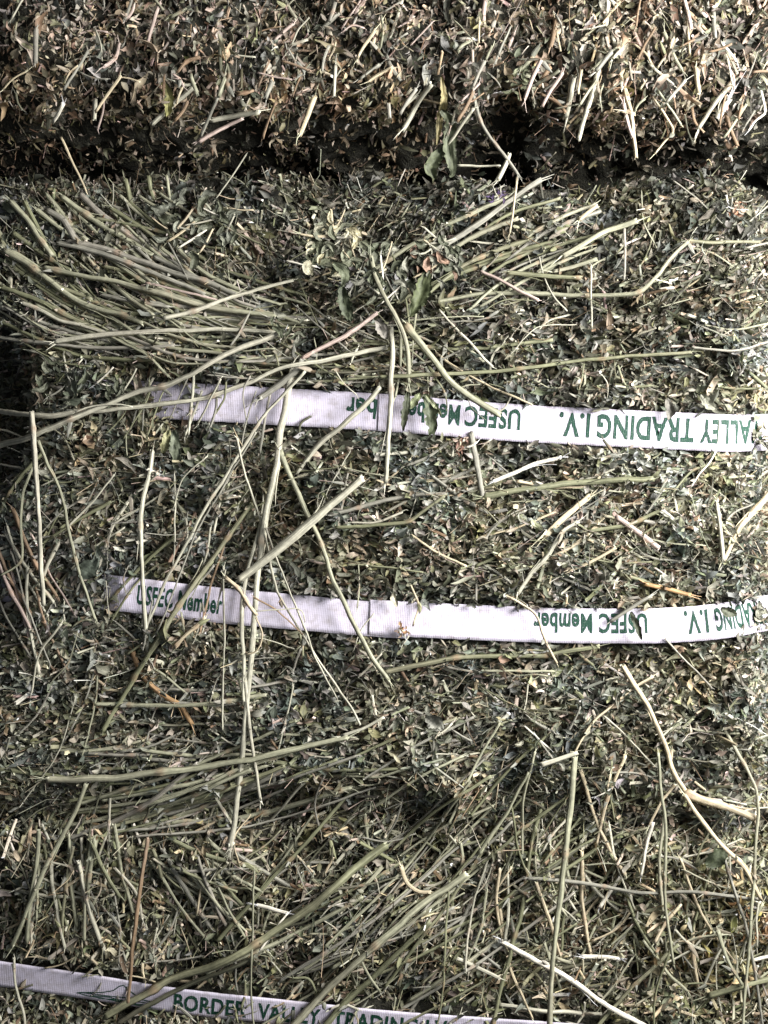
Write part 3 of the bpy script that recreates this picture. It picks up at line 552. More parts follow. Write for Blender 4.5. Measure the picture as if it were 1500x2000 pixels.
loose('pale stem lying almost level at the bottom edge', [(975, 1962), (1050, 1973), (1110, 1977), (1175, 1980)], 9, 'pale', E, lift=12, nodes=[])
loose('pale split straw slanting right, left of the foot of the upright pale stem', [(892, 1872), (935, 1890), (975, 1912)], 9, 'pale', E, lift=14, nodes=[], flat=.5)
loose('olive stem rising right to the tan grass in the bottom right corner', [(1150, 2030), (1200, 1965), (1260, 1905), (1325, 1845)], 9, 'olive', E, lift=22)
loose('thick yellowish stem at the bottom right corner', [(1385, 1945), (1440, 1928), (1530, 1905)], 14, 'olive', E, lift=16, nodes=[])
loose('pale stem meeting the right edge near the bottom corner', [(1470, 1875), (1500, 1868), (1540, 1862)], 9, 'white', E, lift=20, nodes=[])
loose('slender stem standing right of the thick parallel pair over the bottom strap', [(878, 1720), (872, 1800), (868, 1860), (866, 1930), (848, 2030)], 5, 'olive', E, lift=24, nodes=[200])
loose('dark thin stem crossing from lower centre toward the short cut stalk', [(935, 1668), (965, 1625), (995, 1580), (1032, 1508)], 8, 'green', E, lift=18, nodes=[])
loose('long thin green stem beside the dark thin one, reaching farther right', [(940, 1685), (985, 1650), (1030, 1612), (1080, 1575), (1132, 1538)], 7, 'olive', E, lift=12)
loose('curling tan husk shred in the middle of the bottom bale', [(783, 1690), (790, 1715), (802, 1733), (820, 1742), (842, 1742)], 10, 'straw', E, lift=20, nodes=[], flat=.3, fray=(2, 4))
T_ = 'loose stems hanging down from the top bale'
loose('longest straight stem hanging from the top bale over the dark gap, right of centre', [(1188, -30), (1184, 40), (1170, 120), (1156, 180), (1143, 225), (1129, 274)], 12, 'pale', T_, hang=(36, 52, 58, 54, 44), nodes=[140], taper=.85)
loose('thin tan stem hanging just right of the longest top bale stem', [(1212, 128), (1222, 180), (1233, 235), (1243, 309)], 9, 'straw', T_, hang=(40, 50, 48, 40), nodes=[60])
loose('thin bent stem like an elbow hanging below the top bale at right', [(1258, 168), (1285, 205), (1308, 240), (1314, 258), (1298, 278), (1279, 301)], 6, 'straw', T_, hang=(42, 54, 50, 44), nodes=[105])
loose('wide pale stub hanging close left of the longest top bale stem', [(1121, 148), (1115, 190), (1107, 228)], 12, 'pale', T_, hang=(44, 52, 48), nodes=[])
loose('pair member, longer pale straw at the bottom edge of the top bale, near the middle', [(842, 163), (818, 200), (785, 255)], 11, 'pale', T_, hang=(42, 50, 46), nodes=[])
loose('pair member, shorter pale straw just left of the longer one on the top bale', [(815, 185), (800, 198), (784, 215)], 8, 'pale', T_, hang=(42, 48), nodes=[])
loose('pale stem splitting as it slants down left at the right of the top bale', [(1455, 130), (1425, 165), (1395, 205), (1364, 252)], 10, 'pale', T_, hang=(44, 56, 52), nodes=[50], fray=(0, 4))
loose('bright white flared stalk beside the splitting stem at the right of the top bale', [(1425, 190), (1412, 210), (1400, 232)], 16, 'white', T_, hang=(48, 56, 52), nodes=[], flat=.4)
loose('brownish stub pointing down at the right end of the dark gap', [(1416, 222), (1425, 250), (1440, 286)], 9, 'brown', T_, hang=(36, 44, 40), nodes=[])
loose('very thin hooked straw near the right edge of the top bale', [(1482, 160), (1492, 195), (1494, 222), (1478, 235), (1462, 256)], 5, 'white', T_, hang=(46, 54, 50), nodes=[])
loose('pale blunt straw slanting down left in the upper left middle of the top bale', [(376, 170), (340, 205), (296, 244)], 10, 'pale', T_, hang=(40, 50, 46), nodes=[])
loose('pinkish straw pointing down left at the lower edge of the top bale', [(474, 230), (430, 252), (386, 276)], 9, 'pink', T_, hang=(36, 44, 36), nodes=[])
loose('pale ragged straw lying level above the pinkish one on the top bale', [(410, 234), (455, 228), (506, 218)], 11, 'pale', T_, hang=(44, 50, 46), nodes=[], flat=.5, fray=(2, 2))
loose('greenish cut stalk lying aslant near the top middle left', [(396, 122), (425, 108), (458, 94)], 12, 'green', T_, hang=(42, 50, 46), nodes=[])
loose('tan flat straw hanging aslant at the middle of the top bale edge', [(614, 188), (602, 222), (585, 265)], 11, 'straw', T_, hang=(40, 48, 40), nodes=[], flat=.5)
loose('tiny bright white straw standing aslant at the left of the top bale', [(123, 202), (114, 220), (102, 239)], 8, 'white', T_, hang=(44, 52, 46), nodes=[])
loose('thin tan stem hanging across the dark gap at the left', [(119, 268), (135, 300), (150, 335), (168, 376)], 5, 'straw', T_, hang=(38, 40, 30, 22), nodes=[])
loose('tan stem at the upper edge of the photo slanting, left half', [(240, 25), (275, 15), (316, 7)], 10, 'straw', T_, hang=(44, 50, 46), nodes=[])
loose('grey tan stem slanting down left from the top edge at the centre', [(702, -10), (660, 26), (617, 66)], 10, 'grey', T_, hang=(40, 52, 48), nodes=[])
loose('pink tinted short stalk standing near the top edge right of centre', [(948, -10), (945, 30), (944, 66)], 9, 'pink', T_, hang=(44, 50, 46), nodes=[])
loose('pale short stalk standing at the top edge near the centre', [(787, -10), (778, 40), (770, 82)], 8, 'pale', T_, hang=(44, 52, 46), nodes=[])
loose('small bright white chip on the top bale right of centre', [(898, 76), (912, 77), (926, 77)], 10, 'white', T_, hang=(50, 54, 50), nodes=[], flat=.5)
loose('thin level pale stem bridging the dark gap beside the hanging leaves', [(893, 323), (930, 325), (977, 325)], 6, 'pale', T_, hang=(24, 24, 20), nodes=[])
loose('thin yellow stem hanging plumb below the dark gap', [(1010, 345), (1004, 390), (995, 456)], 5, 'straw', T_, hang=(40, 38, 34), nodes=[])
loose('crooked dark twig with shreds hanging in the dark gap right of the hanging leaves', [(922, 175), (938, 235), (958, 270), (985, 305), (1012, 342)], 8, 'grey', T_, hang=(42, 50, 48, 40), nodes=[60, 120], fray=(0, 4))
loose('broken pale stalk end crossing the crooked twig in the dark gap', [(972, 352), (985, 328), (996, 300)], 10, 'pale', T_, hang=(40, 44, 42), nodes=[])
F_ = 'cut hay stems fanning out at the right of the middle bale'
loose('longest thick grey stem of the right fan, cut end just below the dark gap', [(845, 488), (890, 465), (945, 430), (1000, 388), (1056, 352)], 14, 'grey', F_, lift=26, nodes=[])
loose('thick pale tipped green stem of the right fan pointing farthest right', [(1098, 502), (1150, 470), (1195, 448), (1244, 431)], 13, 'green', F_, lift=26, nodes=[])
loose('pale round tipped stub standing in the right fan', [(1130, 430), (1150, 415), (1168, 402)], 11, 'straw', F_, lift=26, nodes=[])
loose('short pale tipped stem low in the right fan', [(1080, 532), (1120, 520), (1166, 507)], 10, 'green', F_, lift=22, nodes=[])
loose('knobbly tipped stem just below the low short one in the right fan', [(990, 532), (1060, 540), (1136, 543)], 10, 'olive', F_, lift=20, nodes=[140])
loose('long thin stem running level then bending up to a joint at the right', [(850, 590), (930, 575), (1000, 572), (1080, 576), (1160, 577), (1240, 572), (1275, 545), (1310, 505), (1345, 472)], 9, 'green', F_, lift=18, nodes=[300, 400])
loose('straight olive stem leading right from the joint of the bent level one', [(1343, 471), (1400, 473), (1484, 472)], 8, 'olive', F_, lift=22, nodes=[2])
loose('long olive stem lying level just above the upper strap', [(740, 736), (850, 731), (960, 725), (1050, 715), (1150, 703), (1250, 695), (1350, 688)], 9, 'olive', F_, lift=20)
loose('thin grey stem continuing right to the edge above the right end of the upper strap', [(1350, 678), (1400, 684), (1450, 682), (1520, 662)], 6, 'grey', F_, lift=16)
loose('thin reddish grey stem slanting down right under the right fan', [(938, 530), (990, 555), (1052, 586)], 7, 'pink', F_, lift=26, nodes=[])
loose('short plumb grey stem hanging at the right of the fan', [(1219, 446), (1221, 500), (1219, 548)], 6, 'grey', F_, lift=26, nodes=[50])
loose('short plumb pale stem hanging over the bend of the long level one', [(1154, 520), (1153, 580), (1156, 642)], 5, 'pale', F_, lift=30, nodes=[20])
loose('fine pale curved thread slanting over the right fan', [(1052, 502), (1062, 540), (1082, 580), (1108, 608)], 4, 'pale', F_, lift=28, nodes=[])

# ------------------------------------------------------------------ stems bedded in the bales: each its own part
rg = np.random.default_rng(5)
def fan(root, starts, endf, wr, colors, lift=(2, 14), n=40, bow=0.12):
    for i in range(n):
        x, y = starts(rg); ex_, ey_ = endf(x, y, rg)
        mx, my = (x + ex_) / 2, (y + ey_) / 2; L = math.hypot(ex_ - x, ey_ - y); b2 = bow * L * rg.uniform(.4, 1.3)
        nx, ny = -(ey_ - y) / L, (ex_ - x) / L
        part(root, [(x, y), (mx + nx * b2, my + ny * b2), (ex_, ey_)], rg.uniform(*wr), rg.choice(colors), lift=rg.uniform(*lift))
# upper left: thick cut ends high at the left, sweeping down to the right
for (p, w_) in (([(20, 392), (60, 440), (100, 500)], 12), ([(48, 392), (62, 425), (88, 470), (108, 500)], 9), ([(88, 378), (130, 430), (170, 470)], 10), ([(92, 410), (125, 430), (150, 470), (180, 500)], 16),
                ([(120, 385), (165, 415), (200, 440), (250, 470), (300, 500)], 13), ([(155, 378), (190, 410), (225, 440), (290, 480), (360, 515)], 14), ([(70, 408), (110, 440), (150, 470)], 10),
                ([(25, 455), (60, 480), (120, 520)], 12), ([(110, 475), (170, 488), (240, 510), (330, 545), (400, 575)], 11), ([(130, 472), (200, 485), (260, 505), (330, 530), (400, 550), (460, 575)], 12),
                ([(185, 425), (250, 437), (320, 455), (400, 480), (440, 487)], 7), ([(215, 405), (255, 430), (310, 470)], 10), ([(232, 380), (262, 410), (300, 440)], 8), ([(0, 480), (40, 500), (80, 530)], 11),
                ([(0, 560), (60, 580), (120, 610), (200, 650)], 11), ([(0, 600), (70, 625), (160, 655), (250, 668), (340, 672)], 9), ([(-20, 655), (60, 668), (140, 676), (240, 680), (340, 676)], 8),
                ([(270, 380), (300, 400), (340, 425)], 7), ([(310, 375), (345, 400), (400, 430)], 7), ([(245, 350), (250, 372), (255, 398)], 12), ([(290, 345), (293, 365), (300, 390)], 11), ([(325, 342), (328, 360), (332, 385)], 8),
                ([(195, 575), (260, 590), (330, 600)], 8), ([(250, 585), (330, 595), (400, 605), (460, 618)], 9), ([(370, 590), (430, 605), (520, 620), (640, 622)], 8), ([(200, 520), (300, 545), (420, 590)], 9),
                ([(300, 500), (380, 540), (460, 585), (500, 600)], 9), ([(210, 655), (280, 690), (330, 735)], 6), ([(48, 672), (90, 695), (130, 710), (175, 716)], 5)):
    part(root_mid, p, w_, str(rg.choice(['green', 'grey', 'green', 'olive'])), lift=rg.uniform(8, 18), nodes=None)
fan(root_mid, lambda r: (r.uniform(-60, 320), r.uniform(390, 640)), lambda x, y, r: (x + r.uniform(180, 360), 600 + (y - 400) * .35 + r.uniform(-35, 35)), (4, 10), ['olive', 'green', 'grey', 'green'], n=64, lift=(2, 14))
fan(root_mid, lambda r: (r.uniform(300, 700), r.uniform(620, 745)), lambda x, y, r: (x + r.uniform(200, 420), y + r.uniform(-25, 25)), (4, 9), ['olive', 'dark', 'grey'], n=16, lift=(0, 8), bow=.04)
fan(root_mid, lambda r: (r.uniform(980, 1220), r.uniform(380, 560)), lambda x, y, r: (x - r.uniform(150, 300), y + r.uniform(70, 150)), (6, 11), ['olive', 'green', 'grey'], n=14, lift=(4, 14), bow=.06)
fan(root_mid, lambda r: (r.uniform(130, 300), r.uniform(1560, 1640)), lambda x, y, r: (x + r.uniform(250, 480), y - r.uniform(70, 150)), (6, 11), ['olive', 'green', 'grey'], n=18, lift=(8, 18), bow=.05)
fan(root_mid, lambda r: (r.uniform(0, 600), r.uniform(1330, 1500)), lambda x, y, r: (x + r.uniform(120, 300), y + r.uniform(-30, 30)), (5, 9), ['olive', 'green', 'grey'], n=14, lift=(0, 8), bow=.05)
fan(root_mid, lambda r: (r.uniform(700, 1300), r.uniform(900, 1120)), lambda x, y, r: (x + r.uniform(60, 170), y + r.uniform(-90, 90)), (4, 9), ['olive', 'pale', 'grey', 'straw'], n=18, lift=(0, 8), bow=.05)
fan(root_mid, lambda r: (r.uniform(80, 500), r.uniform(860, 1120)), lambda x, y, r: (x + r.uniform(-140, -40), y + r.uniform(80, 190)), (4, 9), ['olive', 'pale', 'grey', 'brown'], n=16, lift=(2, 12), bow=.05)
fan(root_mid, lambda r: (r.uniform(-30, 70), r.uniform(960, 1150)), lambda x, y, r: (x + r.uniform(20, 120), y + r.uniform(100, 220)), (4, 9), ['pink', 'pale', 'grey', 'brown'], n=12, lift=(6, 20), bow=.05)
# bottom bale: long diagonals rising to the right, upright ones at the left
fan(root_low, lambda r: (r.uniform(380, 900), r.uniform(1760, 2020)), lambda x, y, r: (x + r.uniform(180, 420), y - r.uniform(130, 330)), (4, 9), ['olive', 'green', 'dark', 'grey'], n=30, lift=(-2, 12), bow=.03)
fan(root_low, lambda r: (r.uniform(60, 260), r.uniform(1600, 1720)), lambda x, y, r: (x + r.uniform(-30, 60), y + r.uniform(90, 200)), (5, 10), ['olive', 'green', 'pale'], n=12, lift=(6, 18), bow=.03)
fan(root_low, lambda r: (r.uniform(290, 460), r.uniform(1640, 1720)), lambda x, y, r: (x + r.uniform(60, 170), y + r.uniform(50, 190)), (5, 11), ['olive', 'green', 'grey'], n=16, lift=(2, 14), bow=.03)
fan(root_low, lambda r: (r.uniform(950, 1500), r.uniform(1450, 1850)), lambda x, y, r: (x + r.uniform(-60, 110), y + r.uniform(80, 240)), (4, 9), ['straw', 'green', 'pale', 'olive'], n=26, lift=(6, 20), bow=.06)
fan(root_low, lambda r: (r.uniform(850, 1250), r.uniform(1400, 1650)), lambda x, y, r: (x - r.uniform(80, 240), y + r.uniform(90, 220)), (4, 8), ['olive', 'green', 'grey'], n=14, lift=(6, 18), bow=.04)
fan(root_top, lambda r: (r.uniform(20, 1480), r.uniform(-20, 220)), lambda x, y, r: (x - r.uniform(-20, 50), y + r.uniform(25, 80)), (5, 10), ['straw', 'pale', 'pink', 'grey', 'grey', 'brown', 'green'], n=44, lift=(6, 20), bow=.012)
fan(root_top, lambda r: (r.uniform(850, 1500), r.uniform(0, 220)), lambda x, y, r: (x + r.uniform(-60, 60), y + r.uniform(20, 75)), (5, 9), ['straw', 'pale', 'white', 'green'], n=12, lift=(4, 20), bow=.012)
def twigs(root, n, u_, v_, ang, L_, w_, cols, lift):
    for i in range(n):
        x, y = rg.uniform(*u_), rg.uniform(*v_); a = rg.normal(*ang) + (math.pi if rg.random() < .5 else 0); L = rg.uniform(*L_); k1, k2 = rg.normal(0, .22, 2)
        if root is not root_top and any(abs(y + L * .5 * math.sin(a) - strap_v[k](x)) < 55 + abs(L * .5 * math.sin(a)) for k in (0, 1, 2)): L *= .4
        if any(abs(y - strap_v[k](x)) < 46 for k in (0, 1)): continue
        p = [(x, y), (x + L * .5 * math.cos(a + k1), y + L * .5 * math.sin(a + k1)), (x + L * .5 * math.cos(a + k1) + L * .5 * math.cos(a + k2), y + L * .5 * math.sin(a + k1) + L * .5 * math.sin(a + k2))]
        g, _ = stem_geo(p, rg.uniform(*w_), str(rg.choice(cols)), lift=rg.uniform(*lift), flat=rg.uniform(.35, 1), nodes=[L * .5] if rg.random() < .5 else []); extra.setdefault(root.name, []).append(g)
twigs(root_mid, 320, (40, 1500), (380, 1600), (0, .7), (50, 140), (2.5, 6.5), ['olive', 'green', 'grey', 'pale', 'dark'], (-2, 10))
twigs(root_mid, 46, (60, 720), (850, 1380), (1.9, .25), (90, 240), (2.5, 6), ['pale', 'green', 'grey', 'pale'], (8, 22))
twigs(root_mid, 60, (450, 1000), (600, 800), (.3, .8), (60, 170), (2.5, 6), ['pale', 'green', 'grey', 'olive'], (4, 24))
twigs(root_low, 280, (0, 1500), (1600, 2010), (-.7, .8), (50, 150), (2.5, 7.5), ['olive', 'green', 'grey', 'pale', 'straw', 'dark'], (-2, 14))
twigs(root_top, 130, (0, 1500), (-10, 225), (1.9, 1.0), (25, 70), (3, 8), ['grey', 'pale', 'pink', 'straw', 'brown', 'green', 'dark'], (0, 16))
for i in range(16):
    x = rg.uniform(240, 540); y = rg.uniform(730, 770); g, _ = stem_geo([(x, y), (x - rg.uniform(0, 20), y + rg.uniform(30, 45)), (x - rg.uniform(5, 50), y + rg.uniform(70, 120))], rg.uniform(3, 7), str(rg.choice(['pale', 'green', 'grey', 'olive'])), lift=rg.uniform(8, 22)); extra.setdefault(root_mid.name, []).append(g)
twigs(root_low, 26, (450, 950), (1905, 2010), (-.7, .5), (60, 160), (3, 7), ['olive', 'green', 'grey', 'pale'], (8, 24))
for rn, lst in extra.items():
    o = make_mesh('finer_stems', *merge(lst), M_stem); adopt(o, bpy.data.objects[rn]); tag(o, kind='stuff')

# ------------------------------------------------------------------ straps
def strap_frame(k, lift, tilt=0.0, wscale=1.0, shift=0.0):
    us = np.arange(-280, 1640, 3.); vc = strap_v[k](us); vc = np.convolve(np.pad(vc, 20, mode='edge'), np.ones(41) / 41, 'valid')
    z = zsurf(us, vc); zz = np.array([np.percentile(z[max(0, i - 22):i + 23], 50) for i in range(len(us))]); zz = np.convolve(np.pad(zz, 24, mode='edge'), np.ones(49) / 49, 'valid')
    if k < 2: zz = zz - 17 * (1 - sstep(strap_0[k] - 20, strap_0[k] + (60 if k == 0 else 20), us)) - 14 * sstep(1484, 1500, us)
    return us, vc + shift, zz + lift, strap_w[k] * wscale, tilt
def strap_map(fr, u, q):
    """u along (photo px), q across -.5..+.5 (down positive) -> metres"""
    us, vc, z, w, tilt = fr; u = np.asarray(u, float); q = np.asarray(q, float)
    d = np.interp(u, us, z); v = np.interp(u, us, vc); f = 1 - d * S / D
    sl = (np.interp(u + 4, us, vc) - np.interp(u - 4, us, vc)) / 8
    d2 = d - q * w * math.sin(tilt) + 1.2 * vnoise(u / 70, q * 1.5 + 3, 4) + 2.2 * vnoise(u / 200, q * .4, 8)
    return W(750 + (u - 750) * f - q * w * sl * math.cos(tilt), 1000 + (v - 1000) * f + q * w * math.cos(tilt), d2)
def ribbon(fr, u0, u1, thick, off, jag=0.0, name='strap', slant=0.0):
    uu = np.arange(u0, u1 + .1, 3.); qq = np.linspace(-.5, .5, 9); U_, Q_ = np.meshgrid(uu, qq, indexing='ij')
    U_ = U_ + slant * Q_ * fr[3]
    if jag: U_[0] += rg.uniform(-jag, jag, len(qq))
    edge = .012 * vnoise(U_ / 14, Q_ * 0, 6); P = strap_map(fr, U_, Q_ * (1 + edge)); P[..., 1] -= off * S
    P2 = P.copy(); P2[..., 1] += thick * S; nu, nq = U_.shape; idx = np.arange(nu * nq).reshape(nu, nq); n = nu * nq
    F = np.stack([idx[:-1, :-1], idx[1:, :-1], idx[1:, 1:], idx[:-1, 1:]], -1).reshape(-1, 4); Fb = F[:, ::-1] + n
    rim = np.concatenate([idx[:, 0], idx[-1, 1:], idx[-2::-1, -1], idx[0, -2:0:-1]]); r2 = np.roll(rim, -1)
    Fr = np.stack([r2, rim, rim + n, r2 + n], -1)
    UV = np.stack([U_ * S * 1000 + 40, Q_ * fr[3] * S * 1000], -1).reshape(-1, 2)
    return np.concatenate([P.reshape(-1, 3), P2.reshape(-1, 3)]), [F, Fb, Fr], None, np.concatenate([UV, UV])
def ribbon_obj(name, geo, parent=None):
    V, F, C, UV = geo; o = make_mesh(name, V, F, None, UV, M_strap, smooth=True)
    if parent: adopt(o, parent)
    return o
def lettering(fr, text, u0, u1, q0, q1, inv, off, parent, name='lettering', bold=0.03):
    c = bpy.data.curves.new('t', 'FONT'); c.body = text; c.resolution_u = 4; c.offset = bold; c.space_character = 1.08
    o = bpy.data.objects.new('t', c); COL.objects.link(o); bpy.context.view_layer.update()
    me = bpy.data.meshes.new_from_object(o.evaluated_get(bpy.context.evaluated_depsgraph_get())); bpy.data.objects.remove(o); bpy.data.curves.remove(c)
    bm = bmesh.new(); bm.from_mesh(me); bpy.data.meshes.remove(me)
    xs = [v.co.x for v in bm.verts]; x0, x1 = min(xs), max(xs); H_ = 0.73
    n = int(abs(u1 - u0) / 4)
    for i in range(1, n):
        bmesh.ops.bisect_plane(bm, geom=bm.verts[:] + bm.edges[:] + bm.faces[:], plane_co=(x0 + (x1 - x0) * i / n, 0, 0), plane_no=(1, 0, 0))
    for i in range(-1, 5):
        bmesh.ops.bisect_plane(bm, geom=bm.verts[:] + bm.edges[:] + bm.faces[:], plane_co=(0, H_ * i / 4 + .01, 0), plane_no=(0, 1, 0))
    bmesh.ops.triangulate(bm, faces=bm.faces[:])
    a = np.array([v.co[:] for v in bm.verts]); fx = (a[:, 0] - x0) / (x1 - x0); fy = a[:, 1] / H_
    if inv: U_ = u1 - fx * (u1 - u0); Q_ = q0 + fy * (q1 - q0)          # turned by half a circle
    else: U_ = u0 + fx * (u1 - u0); Q_ = q1 - fy * (q1 - q0)
    U_ = U_ + .8 * vnoise(U_ / 3, Q_ * 30, 2); Q_ = Q_ + .008 * vnoise(U_ / 3, Q_ * 30, 3)
    P = strap_map(fr, U_, Q_); P[:, 1] -= (off + .55) * S
    F = np.array([[v.index for v in f.verts] for f in bm.faces]); bm.free()
    o = make_mesh(name, P, [F], None, np.stack([U_ * S * 1000 + 40, Q_ * fr[3] * S * 1000], -1), M_ink, smooth=False); adopt(o, parent); return o
def stroke(fr, lines, off, parent, wid=2.2, name='mountain_mark'):
    V, F = [], []
    UV = []
    for ln in lines:
        p = np.array(ln, float); t = np.linspace(0, len(p) - 1, len(p) * 10); u = np.interp(t, np.arange(len(p)), p[:, 0]); q = np.interp(t, np.arange(len(p)), p[:, 1])
        du, dq = np.gradient(u), np.gradient(q * fr[3]); l = np.hypot(du, dq) + 1e-6; nu_, nq_ = -dq / l * wid / 2, du / l * wid / 2 / fr[3]
        a = np.stack([np.stack([u - nu_, q - nq_], -1), np.stack([u + nu_, q + nq_], -1)], 1).reshape(-1, 2); b0 = len(V) and sum(len(x) for x in V)
        P = strap_map(fr, a[:, 0], a[:, 1]); P[:, 1] -= (off + .55 + .1 * len(V)) * S; V.append(P); UV.append(np.stack([a[:, 0] * S * 1000 + 40, a[:, 1] * fr[3] * S * 1000], -1))
        i = np.arange(len(t) - 1) * 2 + b0; F.append(np.stack([i, i + 2, i + 3, i + 1], -1))
    o = make_mesh(name, np.concatenate(V), [np.concatenate(F)], None, np.concatenate(UV), M_ink, smooth=False); adopt(o, parent)

G = 'white printed straps round the bales'
f1 = strap_frame(0, 5, .05); f2 = strap_frame(1, 5, -.02); f2b = strap_frame(1, 6, -.02, 1.0, -3.5); f1b = strap_frame(0, 6, .05, 1.0, 1.5); f3 = strap_frame(2, 8, .28, 1.04)
s1 = tag(empty('strap', W(750, 805, 10)), 'upper of two wide white straps on the middle bale, long green name at right', 'strap', G)
ribbon_obj('band', ribbon(f1, 738, 1560, 1.6, 2.8, slant=.03), s1); ribbon_obj('band_end', ribbon(f1, 110, 884, 1.6, 1.2), s1)
for wd, x0_, x1_ in (('I.V.', 1092, 1152), ('TRADING', 1166, 1354), ('VALLEY', 1366, 1488)): lettering(f1, wd, x0_, x1_, -.33, .31, True, 2.8, s1)
lettering(f1, 'USFEC', 908, 1016, -.34, .20, True, 2.8, s1); lettering(f1, 'Member', 782, 898, -.34, .20, True, 2.8, s1)
lettering(f1, 'ber', 676, 735, -.34, .20, True, 1.2, s1); lettering(f1, 'EC Member', 132, 240, -.30, .24, False, 1.2, s1)
s2 = tag(empty('strap', W(750, 1209, 10)), 'lower of two wide white straps on the middle bale, crossed by the longest hanging stem', 'strap', G)
ribbon_obj('band', ribbon(f2b, 721, 1560, 1.6, 3.0, slant=.03), s2); ribbon_obj('band_end', ribbon(f2, -200, 800, 1.6, 1.8), s2)
lettering(f2b, 'USFEC Member', 1042, 1264, -.34, .22, True, 3.0, s2); lettering(f2b, 'I.V.', 1336, 1382, -.36, .30, True, 3.0, s2); lettering(f2b, 'TRADING', 1396, 1492, -.36, .30, True, 3.0, s2)
lettering(f2, 'USFEC Member', 268, 434, -.32, .22, False, 1.8, s2)
s3 = tag(empty('strap', W(400, 1961, -30)), 'narrow looking white strap round the bottom bale, with a green mountain outline at its left', 'strap', G)
ribbon_obj('band', ribbon(f3, -270, 1620, 1.6, 2.0), s3)
lettering(f3, 'BORDER', 340, 482, -.30, .34, False, 2.0, s3); lettering(f3, 'VALLEY', 504, 626, -.30, .34, False, 2.0, s3); lettering(f3, 'TRADING I.V.', 650, 880, -.30, .34, False, 2.0, s3)
stroke(f3, [[(152, .30), (175, .22), (200, .14), (222, -.02), (232, -.22), (240, -.30), (252, -.12), (264, .02), (280, .20)],
            [(152, .30), (175, .36), (210, .36), (250, .40), (300, .46)], [(165, .26), (200, .24), (235, .20), (268, .16), (300, .20)],
            [(178, .33), (215, .27), (248, .33), (280, .27), (305, .30)], [(195, .38), (230, .32), (262, .38), (300, .34)]], 2.0, s3)

# ------------------------------------------------------------------ single large leaves, leaf tangles and dried flowers
def big_leaf(path_px, width, col, hang, seed, fold=.5, serr=.22, name='dried_leaf', curl=.4):
    q = spline([(x, y, 0) for x, y in path_px], 4.); k = len(q); s = np.linspace(0, 1, k); r = np.random.default_rng(seed)
    d = np.maximum(np.interp(s, np.linspace(0, 1, len(hang)), hang), zsurf(q[:, 0], q[:, 1]) + 3); d = np.convolve(np.pad(d, 3, mode='edge'), np.ones(7) / 7, 'valid')
    tx, ty = np.gradient(q[:, 0]), np.gradient(q[:, 1]); l = np.hypot(tx, ty); nx, ny = -ty / l, tx / l
    w = width * .5 * (np.sin(np.pi * np.clip(s * .92 + .06, 0, 1)) ** .65); Vs = []
    js = np.linspace(-1, 1, 7)
    for j in js:
        ww = w * j * (1 + serr * r.uniform(-1, 1, k) * abs(j)); dd = d + fold * w * abs(j) * 1.0 + curl * width * .25 * np.sin(s * 9 + seed) * j + (1.5 + width * .10) * vnoise(s * 5 + seed, 0 * s + j * 2.5, seed) + width * .05 * vnoise(s * 14, 0 * s + j * 6, seed + 1)
        f = 1 - dd * S / D; u = q[:, 0] + nx * ww; v = q[:, 1] + ny * ww; Vs.append(W(750 + (u - 750) * f, 1000 + (v - 1000) * f, dd))
    V = np.stack(Vs, 1); idx = np.arange(k * 7).reshape(k, 7); F = np.stack([idx[:-1, :-1], idx[:-1, 1:], idx[1:, 1:], idx[1:, :-1]], -1).reshape(-1, 4)
    back = V.copy(); back[..., 1] += .6 * S; n = k * 7
    rim = np.concatenate([idx[:, 0], idx[-1, 1:], idx[-2::-1, -1], idx[0, -2:0:-1]]); r2 = np.roll(rim, -1)
    C = np.repeat(np.array(col)[None], n, 0) * (1 + .2 * vnoise(V[..., 0].ravel() / .0025, V[..., 2].ravel() / .0025, seed))[:, None]
    C = C.reshape(k, 7, 3); C[:, 3] *= 1.35; C = C.reshape(-1, 3)
    UV = np.stack(np.meshgrid(s * 3, js, indexing='ij'), -1).reshape(-1, 2) + seed
    return np.concatenate([V.reshape(-1, 3), back.reshape(-1, 3)]), [F, F[:, ::-1] + n, np.stack([r2, rim, rim + n, r2 + n], -1)], np.concatenate([C, C]), np.concatenate([UV, UV])
def leaf_thing(label, path_px, width, col, hang, seed, **kw):
    V, F, C, U = big_leaf(path_px, width, col, hang, seed, **kw); o0 = V.mean(0)
    o = make_mesh('dried_leaf', V - o0, F, C, U, M_leaf); o.location = o0; tag(o, label, 'leaf', 'single large dried leaves'); return o
leaf_thing('long limp green leaf hanging from the top bale into the dark gap', [(862, 215), (880, 240), (878, 285), (885, 335), (878, 345)], 26, (.13, .145, .09), (44, 46, 40, 30), 3)
leaf_thing('round green leaf at the lower left of the leaf hanging in the dark gap', [(868, 290), (850, 310), (842, 330), (850, 350)], 26, (.15, .17, .10), (38, 36, 30), 4)
leaf_thing('narrow yellow tan leaf hanging above the limp green one', [(862, 150), (868, 190), (860, 230), (853, 283)], 14, (.36, .31, .16), (46, 50, 46, 42), 5)
leaf_thing('bright yellow leaf standing in the top bale at left', [(318, 160), (328, 185), (330, 205), (325, 228)], 20, (.30, .29, .12), (44, 50, 46), 6)
leaf_thing('yellow green leaf near the top of the photo', [(336, 76), (350, 92), (362, 105), (372, 122)], 17, (.28, .29, .12), (44, 50, 44), 7)
leaf_thing('small round cream leaf at the left of the tangle above the upper strap', [(606, 508), (600, 520), (604, 530), (610, 538)], 20, (.58, .55, .40), (40, 42, 40), 8, fold=.2)
leaf_thing('small olive leaf drooping right of the cream one in the tangle', [(650, 515), (668, 525), (675, 540), (668, 560)], 20, (.17, .19, .12), (36, 40, 36), 9)
leaf_thing('large green leaf folded behind the curved stem at centre', [(835, 530), (828, 560), (815, 590), (802, 618)], 32, (.12, .14, .07), (30, 36, 34, 30), 10)
